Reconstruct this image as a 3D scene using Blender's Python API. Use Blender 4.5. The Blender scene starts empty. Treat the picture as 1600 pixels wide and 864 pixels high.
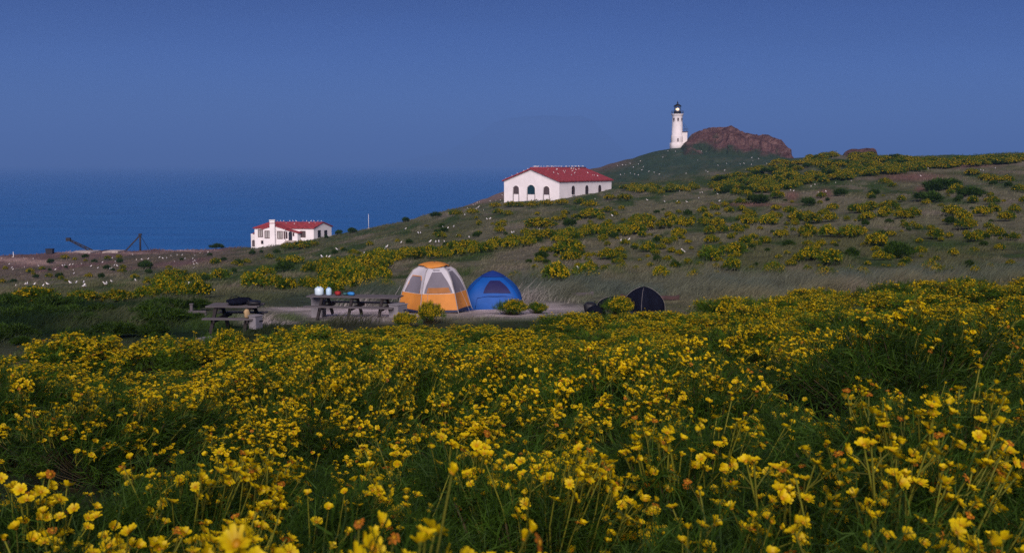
import bpy, math, random
import numpy as np
from mathutils import Vector, Matrix
SC = bpy.context.scene
COL = SC.collection
R = math.radians
random.seed(7)
rng = np.random.default_rng(11)

# ------------------------------------------------------------------ camera, sky, sun, exposure
F = 1716.0                       # focal length in pixels of the 1600 px wide photograph
HOR = 255.0                      # row of the sea horizon
EYE = 75.0                       # metres above the sea
TH = math.atan((432 - HOR) / F)
cam_d = bpy.data.cameras.new('camera')
cam_d.sensor_width = 36.0
cam_d.lens = 36.0 * F / 1600.0
cam_d.clip_start = 0.1
cam_d.clip_end = 200000.0
cam_d.dof.use_dof = True
cam_d.dof.focus_distance = 26.0
cam_d.dof.aperture_fstop = 7.1
cam = bpy.data.objects.new('camera', cam_d)
COL.objects.link(cam)
cam.location = (0, 0, EYE)
cam.rotation_euler = (R(90) - TH, 0, 0)
SC.camera = cam

SUN_DIR = Vector((-0.06, -0.95, math.tan(R(31)))).normalized()      # towards the after-glow, behind the camera
world = bpy.data.worlds.new('World')
SC.world = world
world.use_nodes = True
wn, wl = world.node_tree.nodes, world.node_tree.links
wn.clear()
w_out = wn.new('ShaderNodeOutputWorld')
w_bg = wn.new('ShaderNodeBackground')
w_sky = wn.new('ShaderNodeTexSky')
w_sky.sky_type = 'NISHITA'
w_sky.sun_disc = False
w_sky.sun_elevation = R(31)
w_sky.sun_rotation = math.atan2(SUN_DIR.x, SUN_DIR.y)
w_sky.altitude = 60
w_sky.air_density = 1.0
w_sky.dust_density = 0.6
w_sky.ozone_density = 2.5
w_hs = wn.new('ShaderNodeHueSaturation')
w_hs.inputs['Saturation'].default_value = 1.12
w_mul = wn.new('ShaderNodeMix')
w_mul.data_type = 'RGBA'
w_mul.blend_type = 'MULTIPLY'
w_mul.inputs['Factor'].default_value = 1.0
w_tc = wn.new('ShaderNodeTexCoord')
w_sep = wn.new('ShaderNodeSeparateXYZ')
w_rp = wn.new('ShaderNodeValToRGB')                   # deepens the blue with height above the horizon
w_rp.color_ramp.elements[0].color = (0.27, 0.45, 1.20, 1); w_rp.color_ramp.elements[0].position = 0.0
w_rp.color_ramp.elements[1].color = (0.062, 0.115, 0.385, 1); w_rp.color_ramp.elements[1].position = 0.17
wl.new(w_tc.outputs['Generated'], w_sep.inputs[0]); wl.new(w_sep.outputs['Z'], w_rp.inputs[0])
w_ag = wn.new('ShaderNodeMapRange')                    # the after-glow side of the sky keeps its brightness
w_ag.interpolation_type = 'SMOOTHSTEP'
w_ag.inputs['From Min'].default_value = 0.35; w_ag.inputs['From Max'].default_value = -0.65
wl.new(w_sep.outputs['Y'], w_ag.inputs['Value'])
w_am = wn.new('ShaderNodeMix'); w_am.data_type = 'RGBA'
w_am.inputs['B'].default_value = (0.75, 0.80, 1.15, 1)
wl.new(w_ag.outputs[0], w_am.inputs['Factor']); wl.new(w_rp.outputs[0], w_am.inputs['A'])
wl.new(w_am.outputs['Result'], w_mul.inputs['B'])
wl.new(w_sky.outputs[0], w_hs.inputs['Color'])
w_mp = wn.new('ShaderNodeMapping'); w_mp.inputs['Scale'].default_value = (2.2, 2.2, 16)
w_nz = wn.new('ShaderNodeTexNoise'); w_nz.inputs['Scale'].default_value = 1.6; w_nz.inputs['Detail'].default_value = 5
w_mr = wn.new('ShaderNodeMapRange'); w_mr.inputs['To Min'].default_value = 0.80; w_mr.inputs['To Max'].default_value = 1.20
w_cl = wn.new('ShaderNodeMix'); w_cl.data_type = 'RGBA'; w_cl.blend_type = 'MULTIPLY'; w_cl.inputs['Factor'].default_value = 1.0
wl.new(w_hs.outputs[0], w_cl.inputs['A']); wl.new(w_nz.outputs['Fac'], w_mr.inputs['Value']); wl.new(w_mr.outputs[0], w_cl.inputs['B'])
wl.new(w_cl.outputs['Result'], w_mul.inputs['A'])
wl.new(w_tc.outputs['Generated'], w_mp.inputs[0]); wl.new(w_mp.outputs[0], w_nz.inputs['Vector'])
wl.new(w_mul.outputs['Result'], w_bg.inputs['Color'])
w_bg.inputs['Strength'].default_value = 0.05
wl.new(w_bg.outputs[0], w_out.inputs[0])

sun_d = bpy.data.lights.new('sun', 'SUN')
sun_d.energy = 4.6
sun_d.angle = R(45)
sun_d.color = (1.0, 0.84, 0.80)
sun = bpy.data.objects.new('sun', sun_d)
COL.objects.link(sun)
sun.rotation_euler = (-SUN_DIR).to_track_quat('-Z', 'Y').to_euler()
sun.location = (0, -30, EYE + 60)

SC.view_settings.view_transform = 'Standard'
SC.view_settings.look = 'None'
SC.view_settings.gamma = 1.0
SC.view_settings.exposure = 0.3
SC.view_settings.use_curve_mapping = False
SC.cycles.max_bounces = 6
SC.cycles.diffuse_bounces = 3
SC.cycles.transmission_bounces = 4
SC.cycles.transparent_max_bounces = 8
SC.cycles.use_denoising = False
SC.cycles.volume_bounces = 0
SC.cycles.sample_clamp_indirect = 3.0
SC.cycles.caustics_reflective = False
SC.cycles.caustics_refractive = False

# ------------------------------------------------------------------ helpers
def tag(o, label=None, cat=None, group=None, kind=None):
    if label: o['label'] = label
    if cat: o['category'] = cat
    if group: o['group'] = group
    if kind: o['kind'] = kind
    return o

def empty(name, loc, rz=0.0, label=None, cat=None, group=None):
    o = bpy.data.objects.new(name, None)
    o.empty_display_size = 0.3
    COL.objects.link(o)
    o.location = loc
    o.rotation_euler = (0, 0, rz)
    return tag(o, label, cat, group)

def ray(px, py):
    u = (px - 800.0) / F
    v = -(py - 432.0) / F
    dy = math.cos(TH) + math.sin(TH) * v
    dz = -math.sin(TH) + math.cos(TH) * v
    return u / dy, dz / dy

def P(px, py, D):
    a, b = ray(px, py)
    return Vector((a * D, D, EYE + b * D))

def proj(x, y, z):
    z = z - EYE
    dep = y * math.cos(TH) - z * math.sin(TH)
    up = y * math.sin(TH) + z * math.cos(TH)
    dep = np.maximum(dep, 0.05)
    return 800 + F * x / dep, 432 - F * up / dep

def link_mesh(name, me, parent=None, loc=None):
    o = bpy.data.objects.new(name, me)
    COL.objects.link(o)
    if parent is not None: o.parent = parent
    if loc is not None: o.location = loc
    return o

class MB:
    """small hard-surface mesh builder"""
    def __init__(s): s.v, s.f, s.m, s.sm = [], [], [], []
    def add(s, vs, fs, mi=0, smooth=False):
        n = len(s.v)
        s.v += [tuple(p) for p in vs]
        for f in fs:
            s.f.append([n + i for i in f]); s.m.append(mi); s.sm.append(smooth)
    def box(s, c, size, rz=0.0, mi=0, rx=0.0, ry=0.0):
        M = Matrix.Rotation(rz, 3, 'Z') @ Matrix.Rotation(ry, 3, 'Y') @ Matrix.Rotation(rx, 3, 'X')
        h = [q / 2 for q in size]
        vs = [Vector(c) + M @ Vector((x * h[0], y * h[1], z * h[2])) for z in (-1, 1) for y in (-1, 1) for x in (-1, 1)]
        s.add(vs, [(0, 2, 3, 1), (4, 5, 7, 6), (0, 1, 5, 4), (2, 6, 7, 3), (0, 4, 6, 2), (1, 3, 7, 5)], mi)
    def bar(s, a, b, w, h=None, mi=0):
        a, b = Vector(a), Vector(b)
        d = (b - a).normalized()
        up = Vector((0, 0, 1)) if abs(d.z) < 0.95 else Vector((0, 1, 0))
        sx = d.cross(up).normalized(); sz = sx.cross(d)
        h = h or w
        vs = [p + sx * (i * w / 2) + sz * (j * h / 2) for p in (a, b) for i, j in ((-1, -1), (1, -1), (1, 1), (-1, 1))]
        s.add(vs, [(3, 2, 1, 0), (4, 5, 6, 7), (0, 1, 5, 4), (1, 2, 6, 5), (2, 3, 7, 6), (3, 0, 4, 7)], mi)
    def tube(s, pts, r, n=6, mi=0, caps=True):
        pts = [Vector(p) for p in pts]
        rs = r if isinstance(r, (list, tuple)) else [r] * len(pts)
        rings = []
        for i, p in enumerate(pts):
            d = (pts[min(i + 1, len(pts) - 1)] - pts[max(i - 1, 0)]).normalized()
            up = Vector((0, 0, 1)) if abs(d.z) < 0.9 else Vector((1, 0, 0))
            a = d.cross(up).normalized(); b = a.cross(d)
            rings.append([p + (a * math.cos(t) + b * math.sin(t)) * rs[i] for t in [2 * math.pi * k / n for k in range(n)]])
        vs = [q for rg in rings for q in rg]
        fs = [(i * n + k, i * n + (k + 1) % n, (i + 1) * n + (k + 1) % n, (i + 1) * n + k) for i in range(len(pts) - 1) for k in range(n)]
        if caps:
            fs += [tuple(range(n - 1, -1, -1)), tuple((len(pts) - 1) * n + k for k in range(n))]
        s.add(vs, fs, mi, True)
    def lathe(s, prof, n=24, c=(0, 0, 0), mi=0, smooth=True):
        vs = [(c[0] + r * math.cos(2 * math.pi * k / n), c[1] + r * math.sin(2 * math.pi * k / n), c[2] + z) for r, z in prof for k in range(n)]
        fs = [(i * n + k, i * n + (k + 1) % n, (i + 1) * n + (k + 1) % n, (i + 1) * n + k) for i in range(len(prof) - 1) for k in range(n)]
        fs += [tuple(range(n - 1, -1, -1)), tuple((len(prof) - 1) * n + k for k in range(n))]
        s.add(vs, fs, mi, smooth)
    def prism(s, poly, o, ux, uy, ext, mi=0):
        """poly in the (ux,uy) plane at o, extruded by vector ext"""
        o, ux, uy, ext = Vector(o), Vector(ux), Vector(uy), Vector(ext)
        n = len(poly)
        a = [o + ux * x + uy * y for x, y in poly]
        vs = a + [p + ext for p in a]
        fs = [tuple(range(n - 1, -1, -1)), tuple(range(n, 2 * n))] + [(k, (k + 1) % n, n + (k + 1) % n, n + k) for k in range(n)]
        s.add(vs, fs, mi)
    def build(s, name, mats, parent=None, loc=None, bevel=0.0, sub=0):
        me = bpy.data.meshes.new(name)
        me.from_pydata(s.v, [], s.f)
        for m in (mats if isinstance(mats, (list, tuple)) else [mats]): me.materials.append(m)
        me.polygons.foreach_set('material_index', s.m)
        me.polygons.foreach_set('use_smooth', s.sm)
        me.update()
        import bmesh
        bm = bmesh.new(); bm.from_mesh(me)
        bmesh.ops.recalc_face_normals(bm, faces=bm.faces)
        bm.to_mesh(me); bm.free()
        o = link_mesh(name, me, parent, loc)
        if bevel:
            b = o.modifiers.new('bevel', 'BEVEL'); b.width = bevel; b.segments = 2; b.limit_method = 'ANGLE'
        return o

class NB:
    """numpy mesh builder: triangles with a colour per vertex"""
    def __init__(s): s.V, s.T, s.C, s.n = [], [], [], 0
    def add(s, V, T, C):
        V = np.asarray(V, np.float32).reshape(-1, 3); T = np.asarray(T, np.int32).reshape(-1, 3)
        C = np.broadcast_to(np.asarray(C, np.float32), (len(V), 3))
        s.V.append(V); s.T.append(T + s.n); s.C.append(C); s.n += len(V)
    def ribbon(s, Pt, W, side, C):
        """Pt (n,K,3), W (K,) or (n,K), side (n,3), C (n,3) or (n,K,3)"""
        n, K, _ = Pt.shape
        W = np.broadcast_to(W, (n, K))
        off = side[:, None, :] * W[:, :, None] * 0.5
        V = np.stack([Pt - off, Pt + off], 2).reshape(-1, 3)
        if C.ndim == 2: C = np.repeat(C[:, None, :], K, 1)
        CC = np.repeat(C[:, :, None, :], 2, 2).reshape(-1, 3)
        b = (np.arange(n)[:, None] * K + np.arange(K - 1)[None, :]).reshape(-1) * 2
        T = np.concatenate([np.stack([b, b + 1, b + 3], 1), np.stack([b, b + 3, b + 2], 1)])
        s.add(V, T, CC)
    def tubes(s, Pt, Rd, C, n=3):
        m, K, _ = Pt.shape
        Rd = np.broadcast_to(Rd, (m, K))
        d = np.gradient(Pt, axis=1); d /= np.linalg.norm(d, axis=2, keepdims=True) + 1e-9
        a = np.cross(d, np.array([0.31, 0.93, 0.2])); a /= np.linalg.norm(a, axis=2, keepdims=True) + 1e-9
        b = np.cross(d, a)
        t = np.arange(n) * 2 * np.pi / n
        V = Pt[:, :, None, :] + (a[:, :, None, :] * np.cos(t)[None, None, :, None] + b[:, :, None, :] * np.sin(t)[None, None, :, None]) * Rd[:, :, None, None]
        if C.ndim == 2: C = np.repeat(C[:, None, :], K, 1)
        CC = np.repeat(C[:, :, None, :], n, 2).reshape(-1, 3)
        base = (np.arange(m)[:, None] * K + np.arange(K - 1)[None, :]).reshape(-1)
        T = []
        for k in range(n):
            k2 = (k + 1) % n
            T.append(np.stack([base * n + k, base * n + k2, (base + 1) * n + k2], 1))
            T.append(np.stack([base * n + k, (base + 1) * n + k2, (base + 1) * n + k], 1))
        s.add(V.reshape(-1, 3), np.concatenate(T), CC)
    def arrays(s): return np.concatenate(s.V), np.concatenate(s.T), np.concatenate(s.C)
    def mesh(s, name, mat, smooth=False):
        V, T, C = s.arrays()
        me = bpy.data.meshes.new(name)
        me.vertices.add(len(V)); me.vertices.foreach_set('co', V.astype(np.float32).ravel())
        me.loops.add(len(T) * 3); me.loops.foreach_set('vertex_index', T.astype(np.int32).ravel())
        me.polygons.add(len(T))
        me.polygons.foreach_set('loop_start', np.arange(0, len(T) * 3, 3, dtype=np.int32))
        me.polygons.foreach_set('loop_total', np.full(len(T), 3, np.int32))
        me.polygons.foreach_set('use_smooth', np.full(len(T), smooth, bool))
        ca = me.color_attributes.new('Col', 'FLOAT_COLOR', 'POINT')
        ca.data.foreach_set('color', np.concatenate([C, np.ones((len(C), 1), np.float32)], 1).astype(np.float32).ravel())
        me.materials.append(mat)
        me.update(calc_edges=True)
        return me

_h = np.random.default_rng(3).random((256, 256)).astype(np.float64)
def vnoise(x, y):
    xi, yi = np.floor(x).astype(int), np.floor(y).astype(int)
    fx, fy = x - xi, y - yi
    fx = fx * fx * (3 - 2 * fx); fy = fy * fy * (3 - 2 * fy)
    g = lambda i, j: _h[(xi + i) & 255, (yi + j) & 255]
    return (g(0, 0) * (1 - fx) + g(1, 0) * fx) * (1 - fy) + (g(0, 1) * (1 - fx) + g(1, 1) * fx) * fy
def fbm(x, y, o=4):
    s, a, t = 0, 0.5, 0
    for i in range(o):
        s = s + a * vnoise(x * 2 ** i + 17 * i, y * 2 ** i + 31 * i); t += a; a *= 0.5
    return s / t
def sstep(a, b, x):
    t = np.clip((np.asarray(x, float) - a) / (b - a), 0, 1)
    return t * t * (3 - 2 * t)
def unit(a): return a / (np.linalg.norm(a, axis=-1, keepdims=True) + 1e-9)

# ------------------------------------------------------------------ materials
def new_mat(name):
    m = bpy.data.materials.new(name); m.use_nodes = True
    nt = m.node_tree
    return m, nt.nodes, nt.links, nt.nodes['Principled BSDF']

def mat(name, col, rough=0.7, var=0.12, scale=4.0, bump=0.0, metal=0.0, spec=0.3, col2=None, stretch=None, detail=6):
    m, n, l, b = new_mat(name)
    tc = n.new('ShaderNodeTexCoord'); mp = n.new('ShaderNodeMapping')
    l.new(tc.outputs['Object'], mp.inputs['Vector'])
    if stretch: mp.inputs['Scale'].default_value = stretch
    nz = n.new('ShaderNodeTexNoise'); nz.inputs['Scale'].default_value = scale; nz.inputs['Detail'].default_value = detail
    nz.inputs['Roughness'].default_value = 0.65
    l.new(mp.outputs[0], nz.inputs['Vector'])
    rp = n.new('ShaderNodeValToRGB')
    c2 = col2 or tuple(min(1, c * (1 + var)) for c in col)
    c1 = tuple(c * (1 - var) for c in col)
    rp.color_ramp.elements[0].color = (*c1, 1); rp.color_ramp.elements[0].position = 0.32
    rp.color_ramp.elements[1].color = (*c2, 1); rp.color_ramp.elements[1].position = 0.68
    l.new(nz.outputs['Fac'], rp.inputs[0]); l.new(rp.outputs[0], b.inputs['Base Color'])
    b.inputs['Roughness'].default_value = rough; b.inputs['Metallic'].default_value = metal
    b.inputs['Specular IOR Level'].default_value = spec
    if bump:
        bp = n.new('ShaderNodeBump'); bp.inputs['Strength'].default_value = bump; bp.inputs['Distance'].default_value = 0.05
        l.new(nz.outputs['Fac'], bp.inputs['Height']); l.new(bp.outputs[0], b.inputs['Normal'])
    return m

def plant_mat(name, trans=0.3, rough=0.6, spec=0.15, rnd=0.25):
    m, n, l, b = new_mat(name)
    at = n.new('ShaderNodeAttribute'); at.attribute_name = 'Col'
    oi = n.new('ShaderNodeObjectInfo')
    mr = n.new('ShaderNodeMapRange'); mr.inputs['To Min'].default_value = 1 - rnd; mr.inputs['To Max'].default_value = 1 + rnd
    l.new(oi.outputs['Random'], mr.inputs['Value'])
    hs = n.new('ShaderNodeHueSaturation')
    l.new(at.outputs['Color'], hs.inputs['Color']); l.new(mr.outputs[0], hs.inputs['Value'])
    l.new(hs.outputs[0], b.inputs['Base Color'])
    b.inputs['Roughness'].default_value = rough; b.inputs['Specular IOR Level'].default_value = spec
    tr = n.new('ShaderNodeBsdfTranslucent'); l.new(hs.outputs[0], tr.inputs['Color'])
    mx = n.new('ShaderNodeMixShader'); mx.inputs[0].default_value = trans
    l.new(b.outputs[0], mx.inputs[1]); l.new(tr.outputs[0], mx.inputs[2])
    l.new(mx.outputs[0], n['Material Output'].inputs['Surface'])
    return m

M_LEAF = plant_mat('feathery foliage', 0.25)
M_STEM = plant_mat('green stalk', 0.1, rnd=0.15)
M_PETAL = plant_mat('yellow petal', 0.3, 0.5, 0.2, 0.12)
M_GRASS = plant_mat('dry grass', 0.2, 0.8, 0.05, 0.0)
M_WHITE = mat('white stucco', (0.77, 0.73, 0.73), 0.85, 0.07, 0.5, 0.05)
M_WHITE2 = mat('weathered white plaster', (0.66, 0.62, 0.61), 0.85, 0.09, 0.7, 0.05)
M_ROOF = mat('red clay tile', (0.25, 0.036, 0.040), 0.8, 0.45, 1.8, 0.4)
M_PANE = mat('dark window glass', (0.020, 0.022, 0.030), 0.15, 0.3, 2.0, spec=0.5)
M_TEAL = mat('dark teal pane', (0.010, 0.035, 0.045), 0.25, 0.3, 2.0, spec=0.5)
M_LOUVRE = mat('brown louvre', (0.075, 0.055, 0.055), 0.7, 0.3, 3.0)
M_CURTAIN = mat('window with pale curtain', (0.30, 0.28, 0.27), 0.5, 0.4, 1.8, stretch=(3, 3, 0.3))
M_FRAME = mat('brown window frame', (0.10, 0.055, 0.045), 0.7)
M_BLACK = mat('black painted iron', (0.012, 0.012, 0.015), 0.5, 0.3)
M_IRON = mat('dark rusty iron', (0.020, 0.018, 0.022), 0.7, 0.4)
M_TIMBER = mat('weathered grey timber', (0.088, 0.080, 0.084), 0.9, 0.35, 3.0, 0.4, stretch=(1, 14, 14))
M_TIMBER_D = mat('dark leg timber', (0.022, 0.018, 0.018), 0.9, 0.4, 3.0, 0.4, stretch=(1, 14, 14))  # darker tone of the grey timber, used on the table legs
M_TIMBER_R = mat('reddish dark timber', (0.05, 0.028, 0.026), 0.9, 0.4, 3.0, 0.4)
M_LOCKER = mat('pale grey locker paint', (0.20, 0.19, 0.205), 0.7, 0.15, 2.0)
M_LOCKER_D = mat('blue grey locker door', (0.13, 0.13, 0.155), 0.6, 0.15, 2.0)
M_CONC = mat('pale concrete', (0.34, 0.29, 0.26), 0.9, 0.2, 1.0, 0.2)
M_POLE = mat('white painted pole', (0.7, 0.7, 0.7), 0.5)

def dirt_rock(name, a, b, c):
    m, n, l, bs = new_mat(name)
    tc = n.new('ShaderNodeTexCoord')
    n1 = n.new('ShaderNodeTexNoise'); n1.inputs['Scale'].default_value = 0.22; n1.inputs['Detail'].default_value = 10; n1.inputs['Roughness'].default_value = 0.7
    n2 = n.new('ShaderNodeTexNoise'); n2.inputs['Scale'].default_value = 1.1; n2.inputs['Detail'].default_value = 10; n2.inputs['Roughness'].default_value = 0.75
    rp = n.new('ShaderNodeValToRGB'); rp.color_ramp.elements[0].color = (*a, 1); rp.color_ramp.elements[1].color = (*c, 1)
    e = rp.color_ramp.elements.new(0.5); e.color = (*b, 1)
    rp.color_ramp.elements[0].position = 0.33; rp.color_ramp.elements[2].position = 0.7
    l.new(tc.outputs['Object'], n1.inputs['Vector']); l.new(tc.outputs['Object'], n2.inputs['Vector'])
    mx = n.new('ShaderNodeMath'); mx.operation = 'MULTIPLY_ADD'; mx.inputs[1].default_value = 0.5
    mm = n.new('ShaderNodeMath'); mm.operation = 'MULTIPLY'; mm.inputs[1].default_value = 0.5
    l.new(n2.outputs['Fac'], mm.inputs[0]); l.new(n1.outputs['Fac'], mx.inputs[0]); l.new(mm.outputs[0], mx.inputs[2])
    l.new(mx.outputs[0], rp.inputs[0]); l.new(rp.outputs[0], bs.inputs['Base Color'])
    at = n.new('ShaderNodeAttribute'); at.attribute_name = 'Col'
    sx = n.new('ShaderNodeSeparateColor'); l.new(at.outputs['Color'], sx.inputs[0])
    gm = n.new('ShaderNodeMix'); gm.data_type = 'RGBA'; gm.inputs['B'].default_value = (0.032, 0.052, 0.032, 1)
    l.new(sx.outputs[0], gm.inputs['Factor']); l.new(rp.outputs[0], gm.inputs['A']); l.new(gm.outputs['Result'], bs.inputs['Base Color'])
    bs.inputs['Roughness'].default_value = 0.95; bs.inputs['Specular IOR Level'].default_value = 0.1
    bp = n.new('ShaderNodeBump'); bp.inputs['Strength'].default_value = 0.9; bp.inputs['Distance'].default_value = 0.8
    l.new(n2.outputs['Fac'], bp.inputs['Height']); l.new(bp.outputs[0], bs.inputs['Normal'])
    return m
M_ROCK = dirt_rock('brown volcanic rock', (0.014, 0.010, 0.011), (0.090, 0.049, 0.046), (0.26, 0.165, 0.14))

def ground_mat():
    m, n, l, b = new_mat('island ground')
    at = n.new('ShaderNodeAttribute'); at.attribute_name = 'Col'
    tc = n.new('ShaderNodeTexCoord')
    n1 = n.new('ShaderNodeTexNoise'); n1.inputs['Scale'].default_value = 0.8; n1.inputs['Detail'].default_value = 12; n1.inputs['Roughness'].default_value = 0.75
    l.new(tc.outputs['Object'], n1.inputs['Vector'])
    mr = n.new('ShaderNodeMapRange'); mr.inputs['From Min'].default_value = 0.3; mr.inputs['From Max'].default_value = 0.7
    mr.inputs['To Min'].default_value = 0.45; mr.inputs['To Max'].default_value = 1.55
    l.new(n1.outputs['Fac'], mr.inputs['Value'])
    mx = n.new('ShaderNodeMix'); mx.data_type = 'RGBA'; mx.blend_type = 'MULTIPLY'; mx.inputs['Factor'].default_value = 1
    l.new(at.outputs['Color'], mx.inputs['A']); l.new(mr.outputs[0], mx.inputs['B']); l.new(mx.outputs['Result'], b.inputs['Base Color'])
    b.inputs['Roughness'].default_value = 1.0; b.inputs['Specular IOR Level'].default_value = 0.05
    bp = n.new('ShaderNodeBump'); bp.inputs['Strength'].default_value = 0.8; bp.inputs['Distance'].default_value = 0.25
    l.new(n1.outputs['Fac'], bp.inputs['Height']); l.new(bp.outputs[0], b.inputs['Normal'])
    return m

# ------------------------------------------------------------------ terrain height field
KN = [0.3, 2, 5, 10, 16, 24, 34, 45, 60, 85, 120, 165, 220, 260, 300, 360, 420, 480, 560, 700]
FR = {  # relative z of the ground at the first seven knots
    -300: [-1.75, -1.75, -2.2, -3.1, -3.9, -4.6, -5.1], 0: [-1.75, -1.75, -2.2, -3.0, -3.8, -4.55, -5.05],
    250: [-1.75, -1.75, -2.2, -2.95, -3.7, -4.55, -5.1],
    450: [-1.75, -1.75, -2.2, -2.9, -3.65, -4.5, -5.15], 600: [-1.75, -1.75, -2.18, -2.82, -3.58, -4.45, -5.12],
    700: [-1.75, -1.75, -2.16, -2.78, -3.54, -4.42, -5.1], 750: [-1.75, -1.75, -2.16, -2.77, -3.52, -4.41, -5.1], 900: [-1.75, -1.75, -2.12, -2.68, -3.44, -4.31, -5.04],
    800: [-1.75, -1.75, -2.15, -2.75, -3.5, -4.4, -5.1], 960: [-1.75, -1.75, -2.1, -2.65, -3.4, -4.25, -5.0],
    1010: [-1.75, -1.75, -2.09, -2.62, -3.35, -4.2, -4.97], 1100: [-1.75, -1.75, -2.06, -2.57, -3.27, -4.12, -4.92],
    1055: [-1.75, -1.75, -2.08, -2.6, -3.3, -4.15, -4.95], 1140: [-1.75, -1.75, -2.05, -2.55, -3.25, -4.1, -4.9],
    1240: [-1.72, -1.72, -2.0, -2.5, -3.15, -3.95, -4.75], 1370: [-1.7, -1.7, -1.9, -2.4, -3.0, -3.75, -4.5],
    1500: [-1.65, -1.65, -1.8, -2.25, -2.85, -3.6, -4.35], 1600: [-1.65, -1.65, -1.75, -2.2, -2.75, -3.5, -4.3],
    1900: [-1.6, -1.6, -1.6, -2.0, -2.5, -3.2, -4.0]}
# beyond: image row of the ground at knots 45 ... 420 (None, then a number: relative z)
BK = {
    -300: [478, 466, 458, 449, 438, 420, 404, 400, ('z', -60), ('z', -80)],
    0: [480, 468, 459, 449, 437, 416, 400, 396, ('z', -60), ('z', -80)],
    250: [485, 465, 451, 436, 419, 400, 391, 387, ('z', -60), ('z', -80)],
    450: [487, 458, 437, 419, 403, 387, 378, ('z', -30), ('z', -70), ('z', -80)],
    600: [482, 455, 425, 400, 378, 362, 354, 352, ('z', -40), ('z', -80)],
    700: [480, 455, 420, 392, 364, 340, 331, 329, 331, ('z', -60)],
    750: [479, 451, 416, 385, 357, 334, 325, 320, 309, 330],
    800: [478, 448, 412, 378, 350, 329, 320, 311, 288, 294],
    900: [473, 444, 407, 369, 340, 317, 308, 299, 272, 264],
    960: [470, 442, 405, 365, 335, 312, 301, 292, 264, 246],
    1010: [468, 440, 402, 361, 330, 306, 296, 287, 259, 232],
    1055: [466, 438, 400, 357, 325, 300, 290, 280, 256, 225],
    1100: [465, 437, 398, 353, 321, 296, 285, 274, 252, 222],
    1140: [463, 436, 396, 350, 318, 293, 281, 269, 250, 230],
    1240: [460, 434, 392, 345, 310, 282, 263, 247, 246, 250],
    1370: [458, 430, 385, 338, 300, 268, 251, 242, 248, 262],
    1500: [452, 425, 380, 332, 296, 266, 250, 244, 250, 264],
    1600: [450, 420, 375, 328, 290, 260, 244, 238, 246, 262],
    1900: [440, 410, 362, 318, 280, 250, 234, 228, 238, 250]}
COLS = sorted(FR)
tab = []
for c in COLS:
    z = list(FR[c])
    for k, val in zip(KN[7:17], BK[c]):
        z.append(val[1] if isinstance(val, tuple) else ray(c, val)[1] * k)
    last = z[-1]
    z += [(last - 1.0 if 990 < c < 1200 else min(last - 14, -20)) if c >= 800 else -80, -60 if c >= 800 else -80, -80]
    tab.append(z)
tab = np.array(tab)
GU = np.linspace(math.atan((COLS[0] - 800) / F), math.atan((COLS[-1] - 800) / F), 420)
GL = np.linspace(math.log(KN[0]), math.log(KN[-1]), 420)
_t = np.stack([np.interp(GL, np.log(KN), r) for r in tab])
_ua = np.array([math.atan((c - 800) / F) for c in COLS])
GZ = np.stack([np.interp(GU, _ua, _t[:, j]) for j in range(len(GL))], 1)
def gsm(a, s, ax):
    k = np.exp(-0.5 * (np.arange(-3 * s, 3 * s + 1) / s) ** 2); k /= k.sum()
    pad = [(0, 0), (0, 0)]; pad[ax] = (3 * s, 3 * s)
    ap = np.pad(a, pad, mode='edge')
    return np.apply_along_axis(lambda v: np.convolve(v, k, 'valid'), ax, ap)
GZ = gsm(gsm(GZ, 6, 0), 3, 1)
ZBACK = GZ.mean(0)

def hz(x, y, noise=True):
    x = np.asarray(x, float); y = np.asarray(y, float)
    az = np.arctan2(x, y)
    r = np.hypot(x, y)
    D = np.maximum(r * np.maximum(np.cos(az), 0.5), KN[0])
    iu = np.clip((az - GU[0]) / (GU[1] - GU[0]), 0, len(GU) - 1.001)
    il = np.clip((np.log(D) - GL[0]) / (GL[1] - GL[0]), 0, len(GL) - 1.001)
    a, b = iu.astype(int), il.astype(int)
    fu, fl = iu - a, il - b
    z = (GZ[a, b] * (1 - fu) + GZ[a + 1, b] * fu) * (1 - fl) + (GZ[a, b + 1] * (1 - fu) + GZ[a + 1, b + 1] * fu) * fl
    zb = ZBACK[b] * (1 - fl) + ZBACK[b + 1] * fl
    t = sstep(R(50), R(120), np.abs(az))
    z = z * (1 - t) + zb * t
    if noise:
        amp = np.clip(D * 0.006, 0.0, 0.9) * sstep(4, 30, D)
        z = z + (fbm(x * 0.11 + 50, y * 0.05 + 9, 5) - 0.5) * 2 * amp
        z = z + (fbm(x * 0.6 + 5, y * 0.6 + 9, 3) - 0.5) * 0.16 * sstep(3, 12, D)
        camp = sstep(36, 39, D) * (1 - sstep(47, 52, D)) * (1 - sstep(0.2, 0.26, np.abs(az)))
    return z + EYE

def ground(px, D):
    x = (px - 800) / F * D
    x = x / (math.cos(TH) - math.sin(TH) * 0.1)
    return Vector((x, D, float(hz(x, D))))

_DS = np.exp(np.linspace(math.log(2.0), math.log(640), 1500))
def hit(px, py):
    """where the view line through a pixel meets the ground"""
    a, b = ray(px, py)
    zr = EYE + b * _DS
    hh = hz(a * _DS, _DS)
    i = np.argmax(zr < hh)
    if not (zr < hh).any(): i = int(np.argmin(np.abs(zr - hh)[600:])) + 600
    D = float(_DS[i])
    return Vector((a * D, D, float(hh[i])))

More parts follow.
